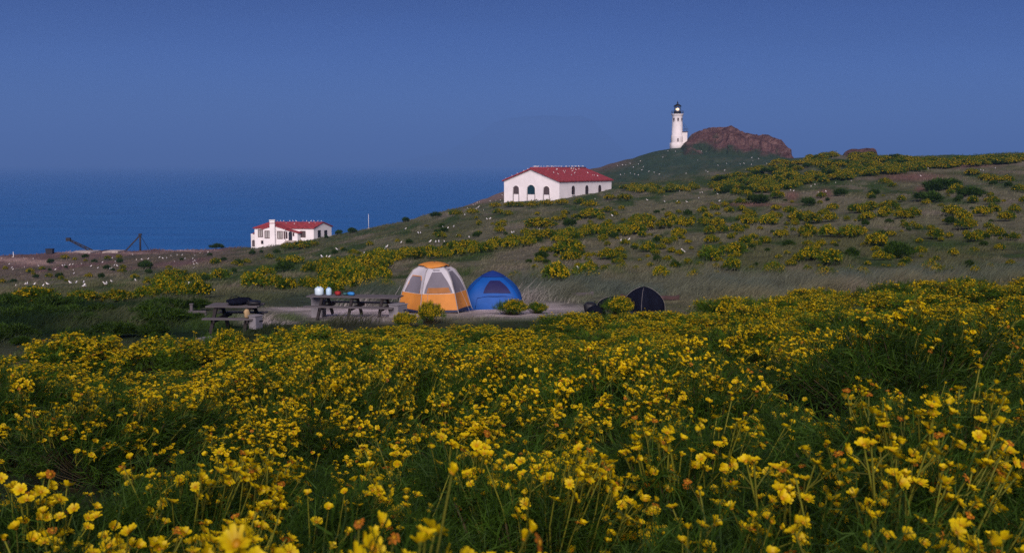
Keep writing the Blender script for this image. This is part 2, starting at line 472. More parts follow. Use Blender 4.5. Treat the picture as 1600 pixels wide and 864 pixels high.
# colours of the ground and of the grass that grows on it
BROWN = np.array((0.092, 0.090, 0.054)); GREEN = np.array((0.030, 0.050, 0.015)); OLIVE = np.array((0.064, 0.068, 0.032))
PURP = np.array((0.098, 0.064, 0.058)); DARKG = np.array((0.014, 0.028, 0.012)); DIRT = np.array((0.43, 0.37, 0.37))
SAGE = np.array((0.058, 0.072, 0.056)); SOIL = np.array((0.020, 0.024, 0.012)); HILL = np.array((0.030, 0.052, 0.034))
def lerp(a, b, t): return a * (1 - t[:, None]) + b * t[:, None]
def blob(px, py, cx, cy, rx, ry):
    return np.exp(-(((px - cx) / rx) ** 2 + ((py - cy) / ry) ** 2) ** 1.5)
def surf_col(x, y, z):
    px, py = proj(x, y, z)
    D = y
    n1 = np.clip((fbm(x * 0.09, y * 0.035 + 4, 5) - .5) * 1.5 + .5, 0, 1); n2 = fbm(x * 0.35 + 9, y * 0.14, 4); n3 = fbm(x * 0.03 + 3, y * 0.013 + 7, 3)
    c = np.repeat(BROWN[None], len(x), 0)
    c = lerp(c, OLIVE, sstep(0.42, 0.58, n1))
    c = lerp(c, GREEN, sstep(0.43, 0.56, n2 * 0.5 + n3 * 0.5))
    c = lerp(c, np.array((0.125, 0.108, 0.080)), sstep(.58, .72, fbm(x * .2 + 70, y * .06, 4)) * .7)
    # grey green long grass behind the tents
    c = lerp(c, SAGE, sstep(45, 49, D) * (1 - sstep(58, 68, D)) * (0.55 + 0.45 * sstep(0.4, 0.55, n2)) * sstep(380, 520, px))
    # dark low cover front left
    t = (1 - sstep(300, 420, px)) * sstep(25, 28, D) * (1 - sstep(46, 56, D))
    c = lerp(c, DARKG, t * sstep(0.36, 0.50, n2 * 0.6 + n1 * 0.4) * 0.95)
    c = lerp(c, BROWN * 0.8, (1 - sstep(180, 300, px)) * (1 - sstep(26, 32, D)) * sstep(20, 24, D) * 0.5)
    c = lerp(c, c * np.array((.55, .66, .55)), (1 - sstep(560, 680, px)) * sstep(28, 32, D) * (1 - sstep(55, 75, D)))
    # purple soil far left, brown cliff side behind the big building
    c = lerp(c, PURP, (1 - sstep(330, 440, px)) * sstep(125, 190, D) * (0.5 + 0.5 * sstep(0.35, 0.55, n1)))
    c = lerp(c, np.array((0.14, 0.10, 0.085)), sstep(670, 700, px) * (1 - sstep(800, 850, px)) * sstep(295, 320, D))
    # lighthouse hill
    c = lerp(c, HILL, sstep(285, 330, D) * sstep(900, 940, px) * (0.75 + 0.25 * sstep(0.35, 0.6, n2)))
    c = lerp(c, np.array((0.10, 0.072, 0.058)), sstep(340, 380, D) * sstep(890, 930, px) * (1 - sstep(955, 1010, px)) * 0.8)
    c = lerp(c, np.array((0.12, 0.064, 0.055)), np.maximum.reduce([
        blob(px, py, 1500, 258, 60, 5), blob(px, py, 1420, 277, 55, 7), blob(px, py, 1237, 307, 12, 8), blob(px, py, 1289, 303, 12, 8),
        blob(px, py, 1438, 298, 9, 8), blob(px, py, 1180, 320, 60, 3)]) * 0.8)
    # camp: trodden dirt
    e = (n2 - 0.5) * 60
    t = np.maximum.reduce([blob(px + e, py + e * 0.1, 800, 484, 120, 13), blob(px + e, py + e * 0.1, 560, 490, 120, 11),
                           blob(px + e, py + e * .1, 410, 506, 60, 6) * 0.6, blob(px, py, 460, 483, 50, 4) * 0.7])
    c = lerp(c, DIRT, np.clip(t, 0, 1) * sstep(33, 36, D) * (1 - sstep(47, 50, D)))
    c = lerp(c, np.array((0.034, 0.062, 0.014)), np.clip(np.maximum(blob(px, py, 455, 496, 30, 6), blob(px, py, 330, 505, 60, 14)), 0, 1) * 0.8 * sstep(30, 33, D) * (1 - sstep(46, 50, D)))
    # soil under the flower field
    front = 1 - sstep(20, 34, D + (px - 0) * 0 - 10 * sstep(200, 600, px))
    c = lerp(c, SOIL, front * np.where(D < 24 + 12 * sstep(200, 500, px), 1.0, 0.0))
    for cx, cy, rx, ry in ((135, 394, 45, 2.5), (60, 411, 40, 4), (215, 396, 30, 1.2), (300, 392, 40, 1.3), (20, 406, 30, 3)):
        c = lerp(c, np.array((0.30, 0.21, 0.18)), blob(px, py, cx, cy, rx, ry) * 0.8)
    return c * 1.12 * (0.8 + 0.4 * fbm(x * 1.3, y * 0.6, 3))[:, None]

# terrain sheet: polar grid round the camera
az = np.concatenate([np.linspace(-math.pi, R(-42), 60)[:-1], np.linspace(R(-42), R(42), 560), np.linspace(R(42), math.pi, 60)[1:-1]])
rr = np.exp(np.linspace(math.log(0.4), math.log(900), 360))
A, RR = np.meshgrid(az, rr, indexing='ij')
X, Y = RR * np.sin(A), RR * np.cos(A)
Z = hz(X.ravel(), Y.ravel()).reshape(X.shape)
na, nr = X.shape
Vt = np.stack([X, Y, Z], -1).reshape(-1, 3)
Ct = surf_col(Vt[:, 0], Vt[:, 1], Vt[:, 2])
ii, jj = np.meshgrid(np.arange(na), np.arange(nr - 1), indexing='ij')
i2 = (ii + 1) % na
q = [ii * nr + jj, i2 * nr + jj, i2 * nr + jj + 1, ii * nr + jj + 1]
T = np.concatenate([np.stack([q[0].ravel(), q[2].ravel(), q[1].ravel()], 1), np.stack([q[0].ravel(), q[3].ravel(), q[2].ravel()], 1)])
nb = NB(); nb.add(Vt, T, Ct)
nb.add([(0, 0, float(hz(0, 0.1)))], np.zeros((0, 3)), (0.02, 0.024, 0.012))
cen = len(Vt)
nb.T.append(np.stack([np.full(na, cen), (np.arange(na)) * nr, ((np.arange(na) + 1) % na) * nr], 1).astype(np.int32)[:, [0, 1, 2]])
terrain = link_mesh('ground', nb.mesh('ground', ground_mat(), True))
tag(terrain, 'brown and green island slope of grass and bare soil', kind='structure')

# sea
def sea_mat():
    m, n, l, b = new_mat('deep blue sea')
    tc = n.new('ShaderNodeTexCoord')
    mp = n.new('ShaderNodeMapping'); mp.inputs['Scale'].default_value = (0.006, 0.022, 0.05)
    l.new(tc.outputs['Object'], mp.inputs[0])
    nz = n.new('ShaderNodeTexNoise'); nz.inputs['Scale'].default_value = 1.0; nz.inputs['Detail'].default_value = 8; nz.inputs['Roughness'].default_value = 0.7
    l.new(mp.outputs[0], nz.inputs['Vector'])
    rp = n.new('ShaderNodeValToRGB')
    rp.color_ramp.elements[0].color = (0.004, 0.078, 0.26, 1); rp.color_ramp.elements[0].position = 0.3
    rp.color_ramp.elements[1].color = (0.010, 0.125, 0.36, 1); rp.color_ramp.elements[1].position = 0.7
    l.new(nz.outputs['Fac'], rp.inputs[0]); l.new(rp.outputs[0], b.inputs['Base Color'])
    b.inputs['Roughness'].default_value = 0.4; b.inputs['Specular IOR Level'].default_value = 0.25
    bp = n.new('ShaderNodeBump'); bp.inputs['Strength'].default_value = 0.6; bp.inputs['Distance'].default_value = 1.5
    l.new(nz.outputs['Fac'], bp.inputs['Height']); l.new(bp.outputs[0], b.inputs['Normal'])
    return m
mb = MB()
S = 41000
mb.add([(-S, -S, 0), (S, -S, 0), (S, S, 0), (-S, S, 0)], [(0, 1, 2, 3)])
tag(mb.build('sea', sea_mat()), 'deep blue sea stretching to the hazy horizon', kind='structure')

# far island, almost lost in the haze
def far_island():
    xs = np.linspace(600, 1040, 90)
    top = np.interp(xs, [600, 700, 740, 770, 800, 830, 870, 905, 925, 940, 980, 1040], [258, 236, 215, 194, 184, 181, 180, 181, 187, 202, 238, 258])
    top = top + (fbm(xs * 0.06, xs * 0, 4) - 0.5) * 6
    D0 = 24000
    V, Tn = [], []
    prof = [(-2600, 0.0), (-1500, 0.35), (-600, 0.8), (0, 1.0), (900, 0.7), (2200, 0.0)]
    for x, t in zip(xs, top):
        p = P(x, t, D0); zt = max(p.z, 2)
        for d, k in prof:
            V.append((p.x * (D0 + d) / D0, D0 + d, zt * k * (0.92 + 0.16 * random.random() if 0 < k < 1 else 1) - (2 if k == 0 else 0)))
    m = len(prof)
    for i in range(len(xs) - 1):
        for j in range(m - 1):
            a = i * m + j
            Tn += [(a, a + m, a + m + 1), (a, a + m + 1, a + 1)]
    b = NB(); b.add(V, Tn, (0.04, 0.05, 0.05))
    return tag(link_mesh('far_hills', b.mesh('far_hills', M_GRASS, True)), 'faint far island silhouette lost in blue haze', kind='structure')
far_island()

# haze: one box of even air round everything
mh = bpy.data.materials.new('sea haze'); mh.use_nodes = True
hn = mh.node_tree.nodes; hl = mh.node_tree.links
hn.clear()
ho = hn.new('ShaderNodeOutputMaterial'); hv = hn.new('ShaderNodeVolumePrincipled')
hv.inputs['Color'].default_value = (0.20, 0.42, 0.95, 1)
hv.inputs['Anisotropy'].default_value = 0.0
hv.inputs['Density'].default_value = 1.55e-4
hl.new(hv.outputs[0], ho.inputs['Volume'])
mb = MB()
mb.box((0, 0, 430), (84000, 84000, 1000))
hz_o = mb.build('haze', mh)
hz_o.location.z = -10 - (430 - 500) 
hz_o.location.z = -80 + 0.0
tag(hz_o, 'thin blue evening haze over the sea', kind='stuff')

# rocks: crag beside the lighthouse and smaller outcrops
def crag(name, label, sil, Dc, dfront, dback, nrm, seed, amp):
    """a rock mass that rises from the slope: outline heights at the crest, broken ledges in front, moss at the foot"""
    xs = np.linspace(sil[0][0], sil[-1][0], nrm)
    top = np.interp(xs, [q[0] for q in sil], [q[1] for q in sil])
    ds = np.linspace(-dfront, dback, 80)
    XX, DD = np.meshgrid(xs, ds, indexing='ij')
    az_ = np.array([ray(x, t)[0] for x, t in zip(xs, top)])
    zt = EYE + np.array([ray(x, t)[1] for x, t in zip(xs, top)])[:, None] * Dc
    D = Dc + DD
    gx = az_[:, None] * D
    g = hz(gx.ravel(), D.ravel()).reshape(D.shape) - 0.8
    n1 = 1 - 2 * np.abs(fbm(gx * 0.10 + seed, D * 0.07 + seed, 4) - 0.5)
    n2 = fbm(gx * 0.55 + seed, D * 0.35 + seed * 2, 4) - 0.5
    n3 = fbm(gx * 0.22 + 9 * seed, zt * 0 + D * 0.12, 3) - 0.5
    f = 1 - np.abs(DD) / np.where(DD < 0, dfront, dback)
    f = np.clip(f + n3 * 0.55 * (f > 0.02) * (f < 0.98), 0, 1)
    pr = 0.30 * sstep(0.0, 0.35, f) + 0.45 * sstep(0.38, 0.62, f) + 0.25 * sstep(0.70, 0.98, f)
    ends = np.minimum(np.arange(nrm), np.arange(nrm)[::-1])[:, None] / (nrm * 0.06)
    ends = np.clip(ends, 0, 1)
    h = np.maximum(zt + (np.abs(n2) * 1.8 - 0.25) * min(amp, 1.3) - g, 0)
    z = g + h * pr * ends ** 0.5 + (n2 * amp * 0.8 + (n1 - 0.75) * amp * 0.9) * np.clip(f * 6, 0, 1) * (1 - 0.75 * pr) * ends
    yy = D + (n2 * 2.0 - 0.6 * (n1 - .5)) * amp * (DD < dback * .5)
    xx = gx + n3 * amp * 1.2
    V = np.stack([xx, yy, z], -1).reshape(-1, 3)
    moss = np.clip(np.maximum(1 - sstep(0.16, 0.42, f + n3 * 0.5 + n2 * 0.4), 1 - sstep(0.0, 0.9, np.arange(nrm)[:, None] / (nrm * 0.13) + n2)), 0, 1)
    m = len(ds)
    ii, jj = np.meshgrid(np.arange(nrm - 1), np.arange(m - 1), indexing='ij')
    q = (ii * m + jj).ravel()
    b = NB(); b.add(V, np.concatenate([np.stack([q, q + m, q + m + 1], 1), np.stack([q, q + m + 1, q + 1], 1)]), np.repeat(moss.reshape(-1, 1), 3, 1))
    return tag(link_mesh(name, b.mesh(name, M_ROCK, False)), label, kind='structure')
crag('rocky_hill', 'brown craggy rock top beside the lighthouse',
     [(1062, 226), (1075, 217), (1085, 209), (1100, 203), (1118, 199.5), (1140, 198), (1150, 201), (1160, 208), (1180, 210), (1200, 214), (1217, 219), (1230, 228), (1238, 237), (1244, 246)], 425, 46, 30, 150, 3.3, 2.4)
crag('rocky_hill', 'small flat rock on the right-hand skyline', [(1315, 240), (1325, 234.5), (1340, 233), (1355, 232), (1366, 231.5), (1370, 236), (1373, 243)], 300, 8, 8, 30, 8.1, 0.6)
# ------------------------------------------------------------------ big white building with red roof
def arch_poly(w, h):
    r = w / 2
    return [(-r, 0), (r, 0)] + [(r * math.cos(t), h - r + r * math.sin(t)) for t in [math.pi * k / 10 for k in range(11)]]

def big_building():
    al = R(35); Dn = 260.0
    c = P(874, 284, Dn)                                   # near eave corner
    W, L, H = 16.0, 24.6, 8.0
    gx = Vector((-math.cos(al), math.sin(al), 0)); gy = Vector((math.sin(al), math.cos(al), 0))
    root = empty('gabled_building', (c.x, c.y, c.z - 6.2), 0, 'large white gabled building with red roof and arched windows', 'building')
    zb, ze = -1.8, 6.2
    rise = 2.85
    m = MB()
    m.prism([(0, zb), (W, zb), (W, ze), (W / 2, ze + rise), (0, ze)], (0, 0, 0), gx, (0, 0, 1), gy * L)
    wall = m.build('wall', M_WHITE, root)
    # roof: two slabs with overhang
    m = MB()
    ov, oe, th = 0.45, 0.35, 0.28
    s = rise / (W / 2)
    up = 0.02
    for a, b in ((-oe, W / 2), (W + oe, W / 2)):
        za = ze - oe * s + up
        zbm = ze + rise + up
        m.prism([(a, za), (b, zbm), (b, zbm + th), (a, za + th)], -gy * ov, gx, (0, 0, 1), gy * (L + 2 * ov))
    roof = m.build('roof', M_ROOF, root)
    m = MB()
    m.tube([gx * (W / 2) - gy * ov + Vector((0, 0, ze + rise + 0.32)), gx * (W / 2) + gy * (L + ov) + Vector((0, 0, ze + rise + 0.32))], 0.17, 8)
    m.build('ridge_cap', M_ROOF, roof)
    # gable windows: arched pane over a white panel and a low vent
    for k, (cx, w, ht, mt) in enumerate(((W * 0.775, 1.6, 1.95, M_LOUVRE), (W * 0.5, 2.15, 2.2, M_TEAL), (W * 0.225, 1.6, 1.95, M_LOUVRE))):
        n = -gy
        o = gx * cx + n * 0.02
        base = 3.1
        m = MB(); m.prism(arch_poly(w, ht), o + Vector((0, 0, base)), gx, (0, 0, 1), n * 0.05)
        f = m.build('window', mt, root)
        m = MB()
        r = w / 2 + 0.09
        pts = [o + gx * (-r) + Vector((0, 0, 0.8)), o + gx * (-r) + Vector((0, 0, base + ht - w / 2))] + \
              [o + gx * (-r * math.cos(t)) + Vector((0, 0, base + ht - w / 2 + r * math.sin(t))) for t in [math.pi * j / 10 for j in range(1, 10)]] + \
              [o + gx * r + Vector((0, 0, base + ht - w / 2)), o + gx * r + Vector((0, 0, 0.8))]
        m.tube(pts, 0.10, 4)
        m.build('frame', M_WHITE2, f)
        m = MB(); m.box(o + Vector((0, 0, 1.02)) + n * 0.05, (w * 0.95, 0.1, 0.45), math.atan2(gx.y, gx.x))
        m.build('vent', M_LOUVRE, f)
        for sx in (-1, 1):
            m = MB()
            m.box(o + gx * (sx * (w / 2 - 0.03)) + Vector((0, 0, 2.17)) + n * 0.03, (0.06, 0.06, 1.85), math.atan2(gx.y, gx.x))
            m.build('panel_edge', M_LOUVRE, f)
    for fr in (0.25, 0.507, 0.76):
        n = -gx
        o = gy * (L * fr) + n * 0.02 + Vector((0, 0, 3.0))
        m = MB(); m.prism(arch_poly(1.35, 2.15), o, gy, (0, 0, 1), n * 0.05)
        f = m.build('window', M_PANE, root)
        m = MB()
        m.box(o + Vector((0, 0, 1.1)) + n * 0.09, (1.35, 0.06, 0.09), math.atan2(gy.y, gy.x))
        m.box(o + Vector((0, 0, 1.0)) + n * 0.09, (0.08, 0.06, 1.9), math.atan2(gy.y, gy.x))
        m.build('frame', M_FRAME, f)
        m = MB(); m.box(o + Vector((0, 0, -0.08)) + n * 0.1, (1.6, 0.2, 0.14), math.atan2(gy.y, gy.x))
        m.build('sill', M_WHITE2, f)
    O = Vector(root.location)
    ridge = lambda t: O + gx * (W / 2) + gy * (L * t) + Vector((0, 0, ze + rise + 0.48))
    slope = lambda t, u: O + gx * (W / 2 * (1 - u)) + gy * (L * t) + Vector((0, 0, ze + rise * (1 - u) + 0.30))
    rake = lambda u: O + gx * (W / 2 * (1 + u)) + Vector((0, 0, ze + rise * (1 - u) + 0.30))
    return ridge, slope, rake
B_RIDGE, B_SLOPE, B_RAKE = big_building()

# ------------------------------------------------------------------ small house at the cliff edge
def house():
    be = R(22); Dn = 250.0
    k = Dn / F                                            # metres per photo pixel
    c = P(490, 357, Dn - 1)                               # near right eave corner
    gx = Vector((-math.cos(be), -math.sin(be) * 0.25, 0)).normalized()   # along the front, to the left
    gx = Vector((-1, 0.06, 0)).normalized()
    gy = Vector((math.sin(R(22)), math.cos(R(22)), 0))
    gy = Vector((0.42, 0.907, 0)).normalized()
    root = empty('house', (c.x, c.y, c.z - 3.2), 0, 'small white house with red tiled roof and chimney at the cliff edge', 'house')
    L = 93.5 * k; Dp = 20.5 * k / 0.42
    ze, zb, rise = 3.2, -2.2, 1.08
    wall = MB()
    wall.prism([(0, zb), (Dp, zb), (Dp, ze), (Dp / 2, ze + rise), (0, ze)], gx * 0, gy, (0, 0, 1), gx * (L * 0.93))
    wall.prism([(0, zb), (Dp, zb), (Dp, ze), (0, ze)], gx * (L * 0.93), gy, (0, 0, 1), gx * (L * 0.07))
    w = wall.build('wall', M_WHITE, root)
    m = MB()
    s = rise / (Dp / 2)
    th, oe, ov = 0.2, 0.3, 0.25
    # main roof: gable at the right, hip at the left
    A0 = -gx * ov
    zr = ze + rise + 0.04
    e1 = gx * (L + ov)
    def pt(along, across, z): return gx * along + gy * across + Vector((0, 0, z))
    z_e = ze - oe * s + 0.04
    hip = L - 9.5 * k
    v = [pt(-ov, -oe, z_e), pt(L + ov, -oe, z_e), pt(hip, Dp / 2, zr), pt(-ov, Dp / 2, zr), pt(-ov, Dp + oe, z_e), pt(L + ov, Dp + oe, z_e)]
    v += [p + Vector((0, 0, th)) for p in v]
    m.add(v, [(0, 1, 2, 3), (3, 2, 5, 4), (1, 5, 2), (6, 9, 8, 7), (9, 10, 11, 8), (7, 8, 11), (0, 6, 7, 1), (1, 7, 11, 5), (5, 11, 10, 4), (0, 3, 9, 6), (3, 4, 10, 9)])
    roof = m.build('roof', M_ROOF, root)
    # cross gable towards the viewer with the chimney, and the porch to its right
    x0, x1 = (495 - 452) * k, (495 - 417.5) * k
    xm = (x0 + x1) / 2
    pj = 1.6
    sh = lambda off: -gx * (0.42 * off)
    m = MB()
    m.prism([(x0, zb), (x1, zb), (x1, ze - 0.15), (xm, ze + 0.62), (x0, ze - 0.15)], sh(pj) - gy * pj, gx, (0, 0, 1), gy * (pj + 2.5))
    m.build('gable_wall', M_WHITE, root)
    m = MB()
    for a in (x0 - 0.25, x1 + 0.25):
        zz = ze - 0.15 - 0.25 * (0.77 / (x1 - xm)) + 0.03
        m.prism([(a, zz), (xm, ze + 0.65), (xm, ze + 0.83), (a, zz + 0.18)], sh(pj) - gy * (pj + 0.2), gx, (0, 0, 1), gy * (pj + 3.2))
    m.build('gable_roof', M_ROOF, root)
    px0, px1 = (495 - 471) * k, x0
    m = MB()
    m.prism([(px0, zb), (px1, zb), (px1, ze - 0.35), (px0, ze - 1.0)], sh(pj - .35) - gy * (pj - 0.35), gx, (0, 0, 1), gy * (pj - 0.36))
    m.build('porch_wall', M_WHITE, root)
    m = MB()
    m.prism([(px0 - 0.3, ze - 1.06), (px1 + 0.02, ze - 0.26), (px1 + 0.02, ze - 0.06), (px0 - 0.3, ze - 0.88)], sh(pj - .1) - gy * (pj - 0.1), gx, (0, 0, 1), gy * (pj + 0.4))
    m.build('porch_roof', M_ROOF, root)
    cx = (495 - 433.7) * k
    m = MB()
    m.box(gx * cx + sh(pj) - gy * (pj + 0.3) + Vector((0, 0, 1.4)), (1.15, 0.7, 7.2), math.atan2(gx.y, gx.x))
    ch = m.build('chimney', M_WHITE, root)
    m = MB(); m.box(gx * cx + sh(pj) - gy * (pj + 0.3) + Vector((0, 0, 5.13)), (1.3, 0.85, 0.22), math.atan2(gx.y, gx.x))
    m.box(gx * cx + sh(pj) - gy * (pj + 0.3) + Vector((0, 0, 4.45)), (1.22, 0.78, 0.14), math.atan2(gx.y, gx.x), mi=1)
    m.build('chimney_cap', [M_WHITE2, M_ROOF], ch)
    rz = math.atan2(gx.y, gx.x)
    def win(xl, xr, yt, yb, off, m_=M_CURTAIN, cross=1):
        a = (495 - (xl + xr) / 2) * k; wd = (xr - xl) * k; z1 = ze - (yt - 357) * k; z0 = ze - (yb - 357) * k
        o = gx * a + sh(off) - gy * (off + 0.03) + Vector((0, 0, (z0 + z1) / 2))
        mm = MB(); mm.box(o, (wd, 0.06, z1 - z0), rz)
        f = mm.build('window', m_, root)
        mm = MB()
        for sx in (-1, 1): mm.box(o + gx * (sx * wd / 2) - gy * 0.04, (0.12, 0.08, z1 - z0 + 0.12), rz)
        for sz in (-1, 1): mm.box(o + Vector((0, 0, sz * (z1 - z0) / 2)) - gy * 0.045, (wd - 0.12, 0.08, 0.12), rz)
        for i in range(cross):
            mm.box(o + gx * (wd * ((i + 1) / (cross + 1) - 0.5)) - gy * 0.042, (0.09, 0.07, z1 - z0 - 0.12), rz)
        mm.build('frame', M_FRAME, f)
    win(407.5, 417.3, 359.5, 370.3, 0, cross=2)
    win(420.2, 428.5, 360.5, 371.5, pj)
    win(440, 448, 361, 372.3, pj)
    win(450.3, 451.6, 361, 372.5, pj - 0.02, M_PANE, 0)
    win(474, 482, 361.3, 370.5, 0, M_LOUVRE, 1)
    win(464, 465.7, 363.5, 368, pj - 0.35, M_PANE, 0)
    win(412, 418, 376.5, 381, 0, M_PANE, 0)
    win(453, 455, 362, 372, pj - 0.35, M_PANE, 0)
    a = (495 - 459.8) * k
    mm = MB(); mm.prism(arch_poly(5.6 * k, 13.5 * k), gx * a + sh(pj - .33) - gy * (pj - 0.33) + Vector((0, 0, ze - 18 * k)), gx, (0, 0, 1), -gy * 0.06)
    d = mm.build('door', M_PANE, root)
    mm = MB()
    for i in range(3): mm.box(gx * a + sh(pj) - gy * (pj - 0.35 + 0.3 + i * 0.3) + Vector((0, 0, ze - 18.2 * k - 0.18 * i - 0.12)), (2.2, 0.6, 0.24), rz)
    mm.build('step', M_CONC, root)
    for fr in (0.30, 0.66):
        o = gy * (Dp * fr) - gx * 0.03 + Vector((0, 0, ze - 9.5 * k))
        mm = MB(); mm.box(o, (1.15, 0.06, 1.45 if fr > 0.5 else 1.7), math.atan2(gy.y, gy.x))
        f = mm.build('window', M_PANE, root)
        mm = MB()
        mm.box(o + Vector((0, 0, -0.9 if fr < 0.5 else -0.78)) - gx * 0.05, (1.3, 0.12, 0.1), math.atan2(gy.y, gy.x))
        mm.build('sill', M_WHITE2, f)
    # low lean-to at the left end
    m = MB()
    b0 = gx * (L + 0.02)
    m.prism([(0.6, zb - 1), (4, zb - 1), (4, ze - 1.3), (0.6, ze - 1.3)], b0, gy, (0, 0, 1), gx * 1.25)
    an = m.build('lean_to', M_WHITE2, root)
    m = MB(); m.box(b0 + gx * 0.62 + gy * 2.3 + Vector((0, 0, ze - 1.2)), (1.5, 3.7, 0.18), rz)
    m.build('roof', M_ROOF, an)
    m = MB(); m.prism(arch_poly(0.7, 1.5), b0 + gx * 0.62 + gy * 0.58 + Vector((0, 0, ze - 4.2)), gx, (0, 0, 1), -gy * 0.05)
    m.build('opening', M_LOUVRE, an)
    O = Vector(root.location)
    return lambda t: O + pt(hip * t, Dp / 2, zr + th + 0.01), lambda t, u: O + pt(hip * t, Dp / 2 * (1 - u), ze + rise * (1 - u) + 0.24)
H_RIDGE, H_SLOPE = house()

# ------------------------------------------------------------------ lighthouse
def lighthouse():
    D = 420.0; k = D / F
    b = P(1057.8, 226, D)
    g = b.z
    root = empty('lighthouse', (b.x, b.y, g), 0, 'white round lighthouse with lit lantern on the hilltop', 'lighthouse')
    m = MB()
    m.lathe([(2.30, -2.5), (2.30, 3.0), (2.22, 3.25), (2.06, 3.4), (1.92, 10.4), (1.98, 10.7), (2.2, 10.9), (2.2, 11.25)], 32)
    m.build('tower', M_WHITE2, root)
    m = MB()
    m.lathe([(2.35, 11.253), (2.35, 11.45)], 32)
    gal = m.build('gallery', M_WHITE2, root)
    m = MB()
    for i in range(16):
        t = 2 * math.pi * i / 16
        m.bar((2.28 * math.cos(t), 2.28 * math.sin(t), 11.453), (2.28 * math.cos(t), 2.28 * math.sin(t), 12.5), 0.06)
    for z in (11.95, 12.5):
        m.tube([(2.28 * math.cos(2 * math.pi * i / 24), 2.28 * math.sin(2 * math.pi * i / 24), z) for i in range(25)], 0.035, 4)
    m.build('railing', M_IRON, gal)
    m = MB(); m.lathe([(1.36, 11.453), (1.36, 12.35), (1.30, 12.4)], 16)
    m.build('lantern_base', M_BLACK, root)
    m = MB(); m.lathe([(1.22, 12.403), (1.22, 14.2)], 16, smooth=False)
    gl = bpy.data.materials.new('lantern glass'); gl.use_nodes = True
    gb = gl.node_tree.nodes['Principled BSDF']; gb.inputs['Base Color'].default_value = (0.8, 0.75, 0.7, 1)
    gb.inputs['Transmission Weight'].default_value = 1.0; gb.inputs['Roughness'].default_value = 0.25; gb.inputs['IOR'].default_value = 1.05
    gn = gl.node_tree.nodes.new('ShaderNodeTexNoise'); gn.inputs['Scale'].default_value = 1
    gz = m.build('lantern_glass', gl, root)
    m = MB()
    for i in range(8):
        t = 2 * math.pi * (i + 0.5) / 8
        m.bar((1.25 * math.cos(t), 1.25 * math.sin(t), 12.4), (1.25 * math.cos(t), 1.25 * math.sin(t), 14.2), 0.09)
    m.build('glazing_bar', M_BLACK, gz)
    em = bpy.data.materials.new('beacon lamp'); em.use_nodes = True
    eb = em.node_tree.nodes['Principled BSDF']
    eb.inputs['Emission Color'].default_value = (1.0, 0.66, 0.36, 1); eb.inputs['Emission Strength'].default_value = 2.6
    em.cycles.emission_sampling = 'NONE'
    m = MB(); m.lathe([(0.15, 12.75), (0.5, 12.85), (0.62, 13.2), (0.5, 13.5), (0.15, 13.65)], 14)
    m.build('lamp', em, root)
    m = MB(); m.lathe([(1.5, 14.203), (1.52, 14.35), (1.1, 14.75), (0.4, 15.2), (0.2, 15.3), (0.2, 15.5), (0.3, 15.65), (0.25, 15.85), (0.06, 15.95), (0.05, 16.5)], 20)
    m.build('lantern_roof', M_BLACK, root)
    for a in (-90, -40, -140, 40, 140):
        t = R(a)
        m = MB(); m.box((1.93 * math.cos(t), 1.93 * math.sin(t), 9.35), (0.16, 0.62, 1.15), t)
        w = m.build('window', M_LOUVRE, root)
        m = MB(); m.box((1.99 * math.cos(t), 1.99 * math.sin(t), 8.7), (0.2, 0.8, 0.12), t)
        m.build('sill', M_WHITE2, w)
    m = MB(); m.box((0, -2.28, 1.7), (0.5, 0.14, 1.2)); w = m.build('window', M_LOUVRE, root)
    m = MB(); m.box((0, -2.32, 1.04), (0.7, 0.2, 0.1)); m.build('sill', M_WHITE2, w)
    # annex at the right with a stair rail
    m = MB(); m.box((2.7, 0.3, 1.6), (2.0, 2.6, 6.0)); an = m.build('annex', M_WHITE2, root)
    m = MB(); m.box((2.8, 0.3, 4.7), (2.5, 3.0, 0.22)); m.build('roof', M_LOUVRE, an)
    m = MB()
    for i in range(4): m.bar((2.0 + i * 0.62, -1.15, 4.8), (2.0 + i * 0.62, -1.15, 5.9), 0.07)
    m.bar((2.0, -1.15, 5.9), (3.95, -1.15, 5.9), 0.07); m.bar((2.0, -1.15, 5.35), (3.95, -1.15, 5.35), 0.06)
    m.bar((3.9, -1.15, 4.8), (4.25, -1.15, -1.0), 0.09)
    m.bar((2.05, -0.4, 7.6), (3.6, -0.4, 5.0), 0.1); m.bar((2.05, -1.1, 8.3), (3.9, -1.1, 5.8), 0.06)
    m.build('stair_rail', M_IRON, root)
    m = MB(); m.tube([(-2.5, -1.4, -1.5), (-2.5, -1.4, 3.6)], 0.06, 5); m.build('drain_pipe', M_IRON, root)
    m = MB(); m.lathe([(2.75, -2.5), (2.75, 0.5), (2.6, 0.6)], 32); m.build('plinth', M_WHITE2, root)
lighthouse()

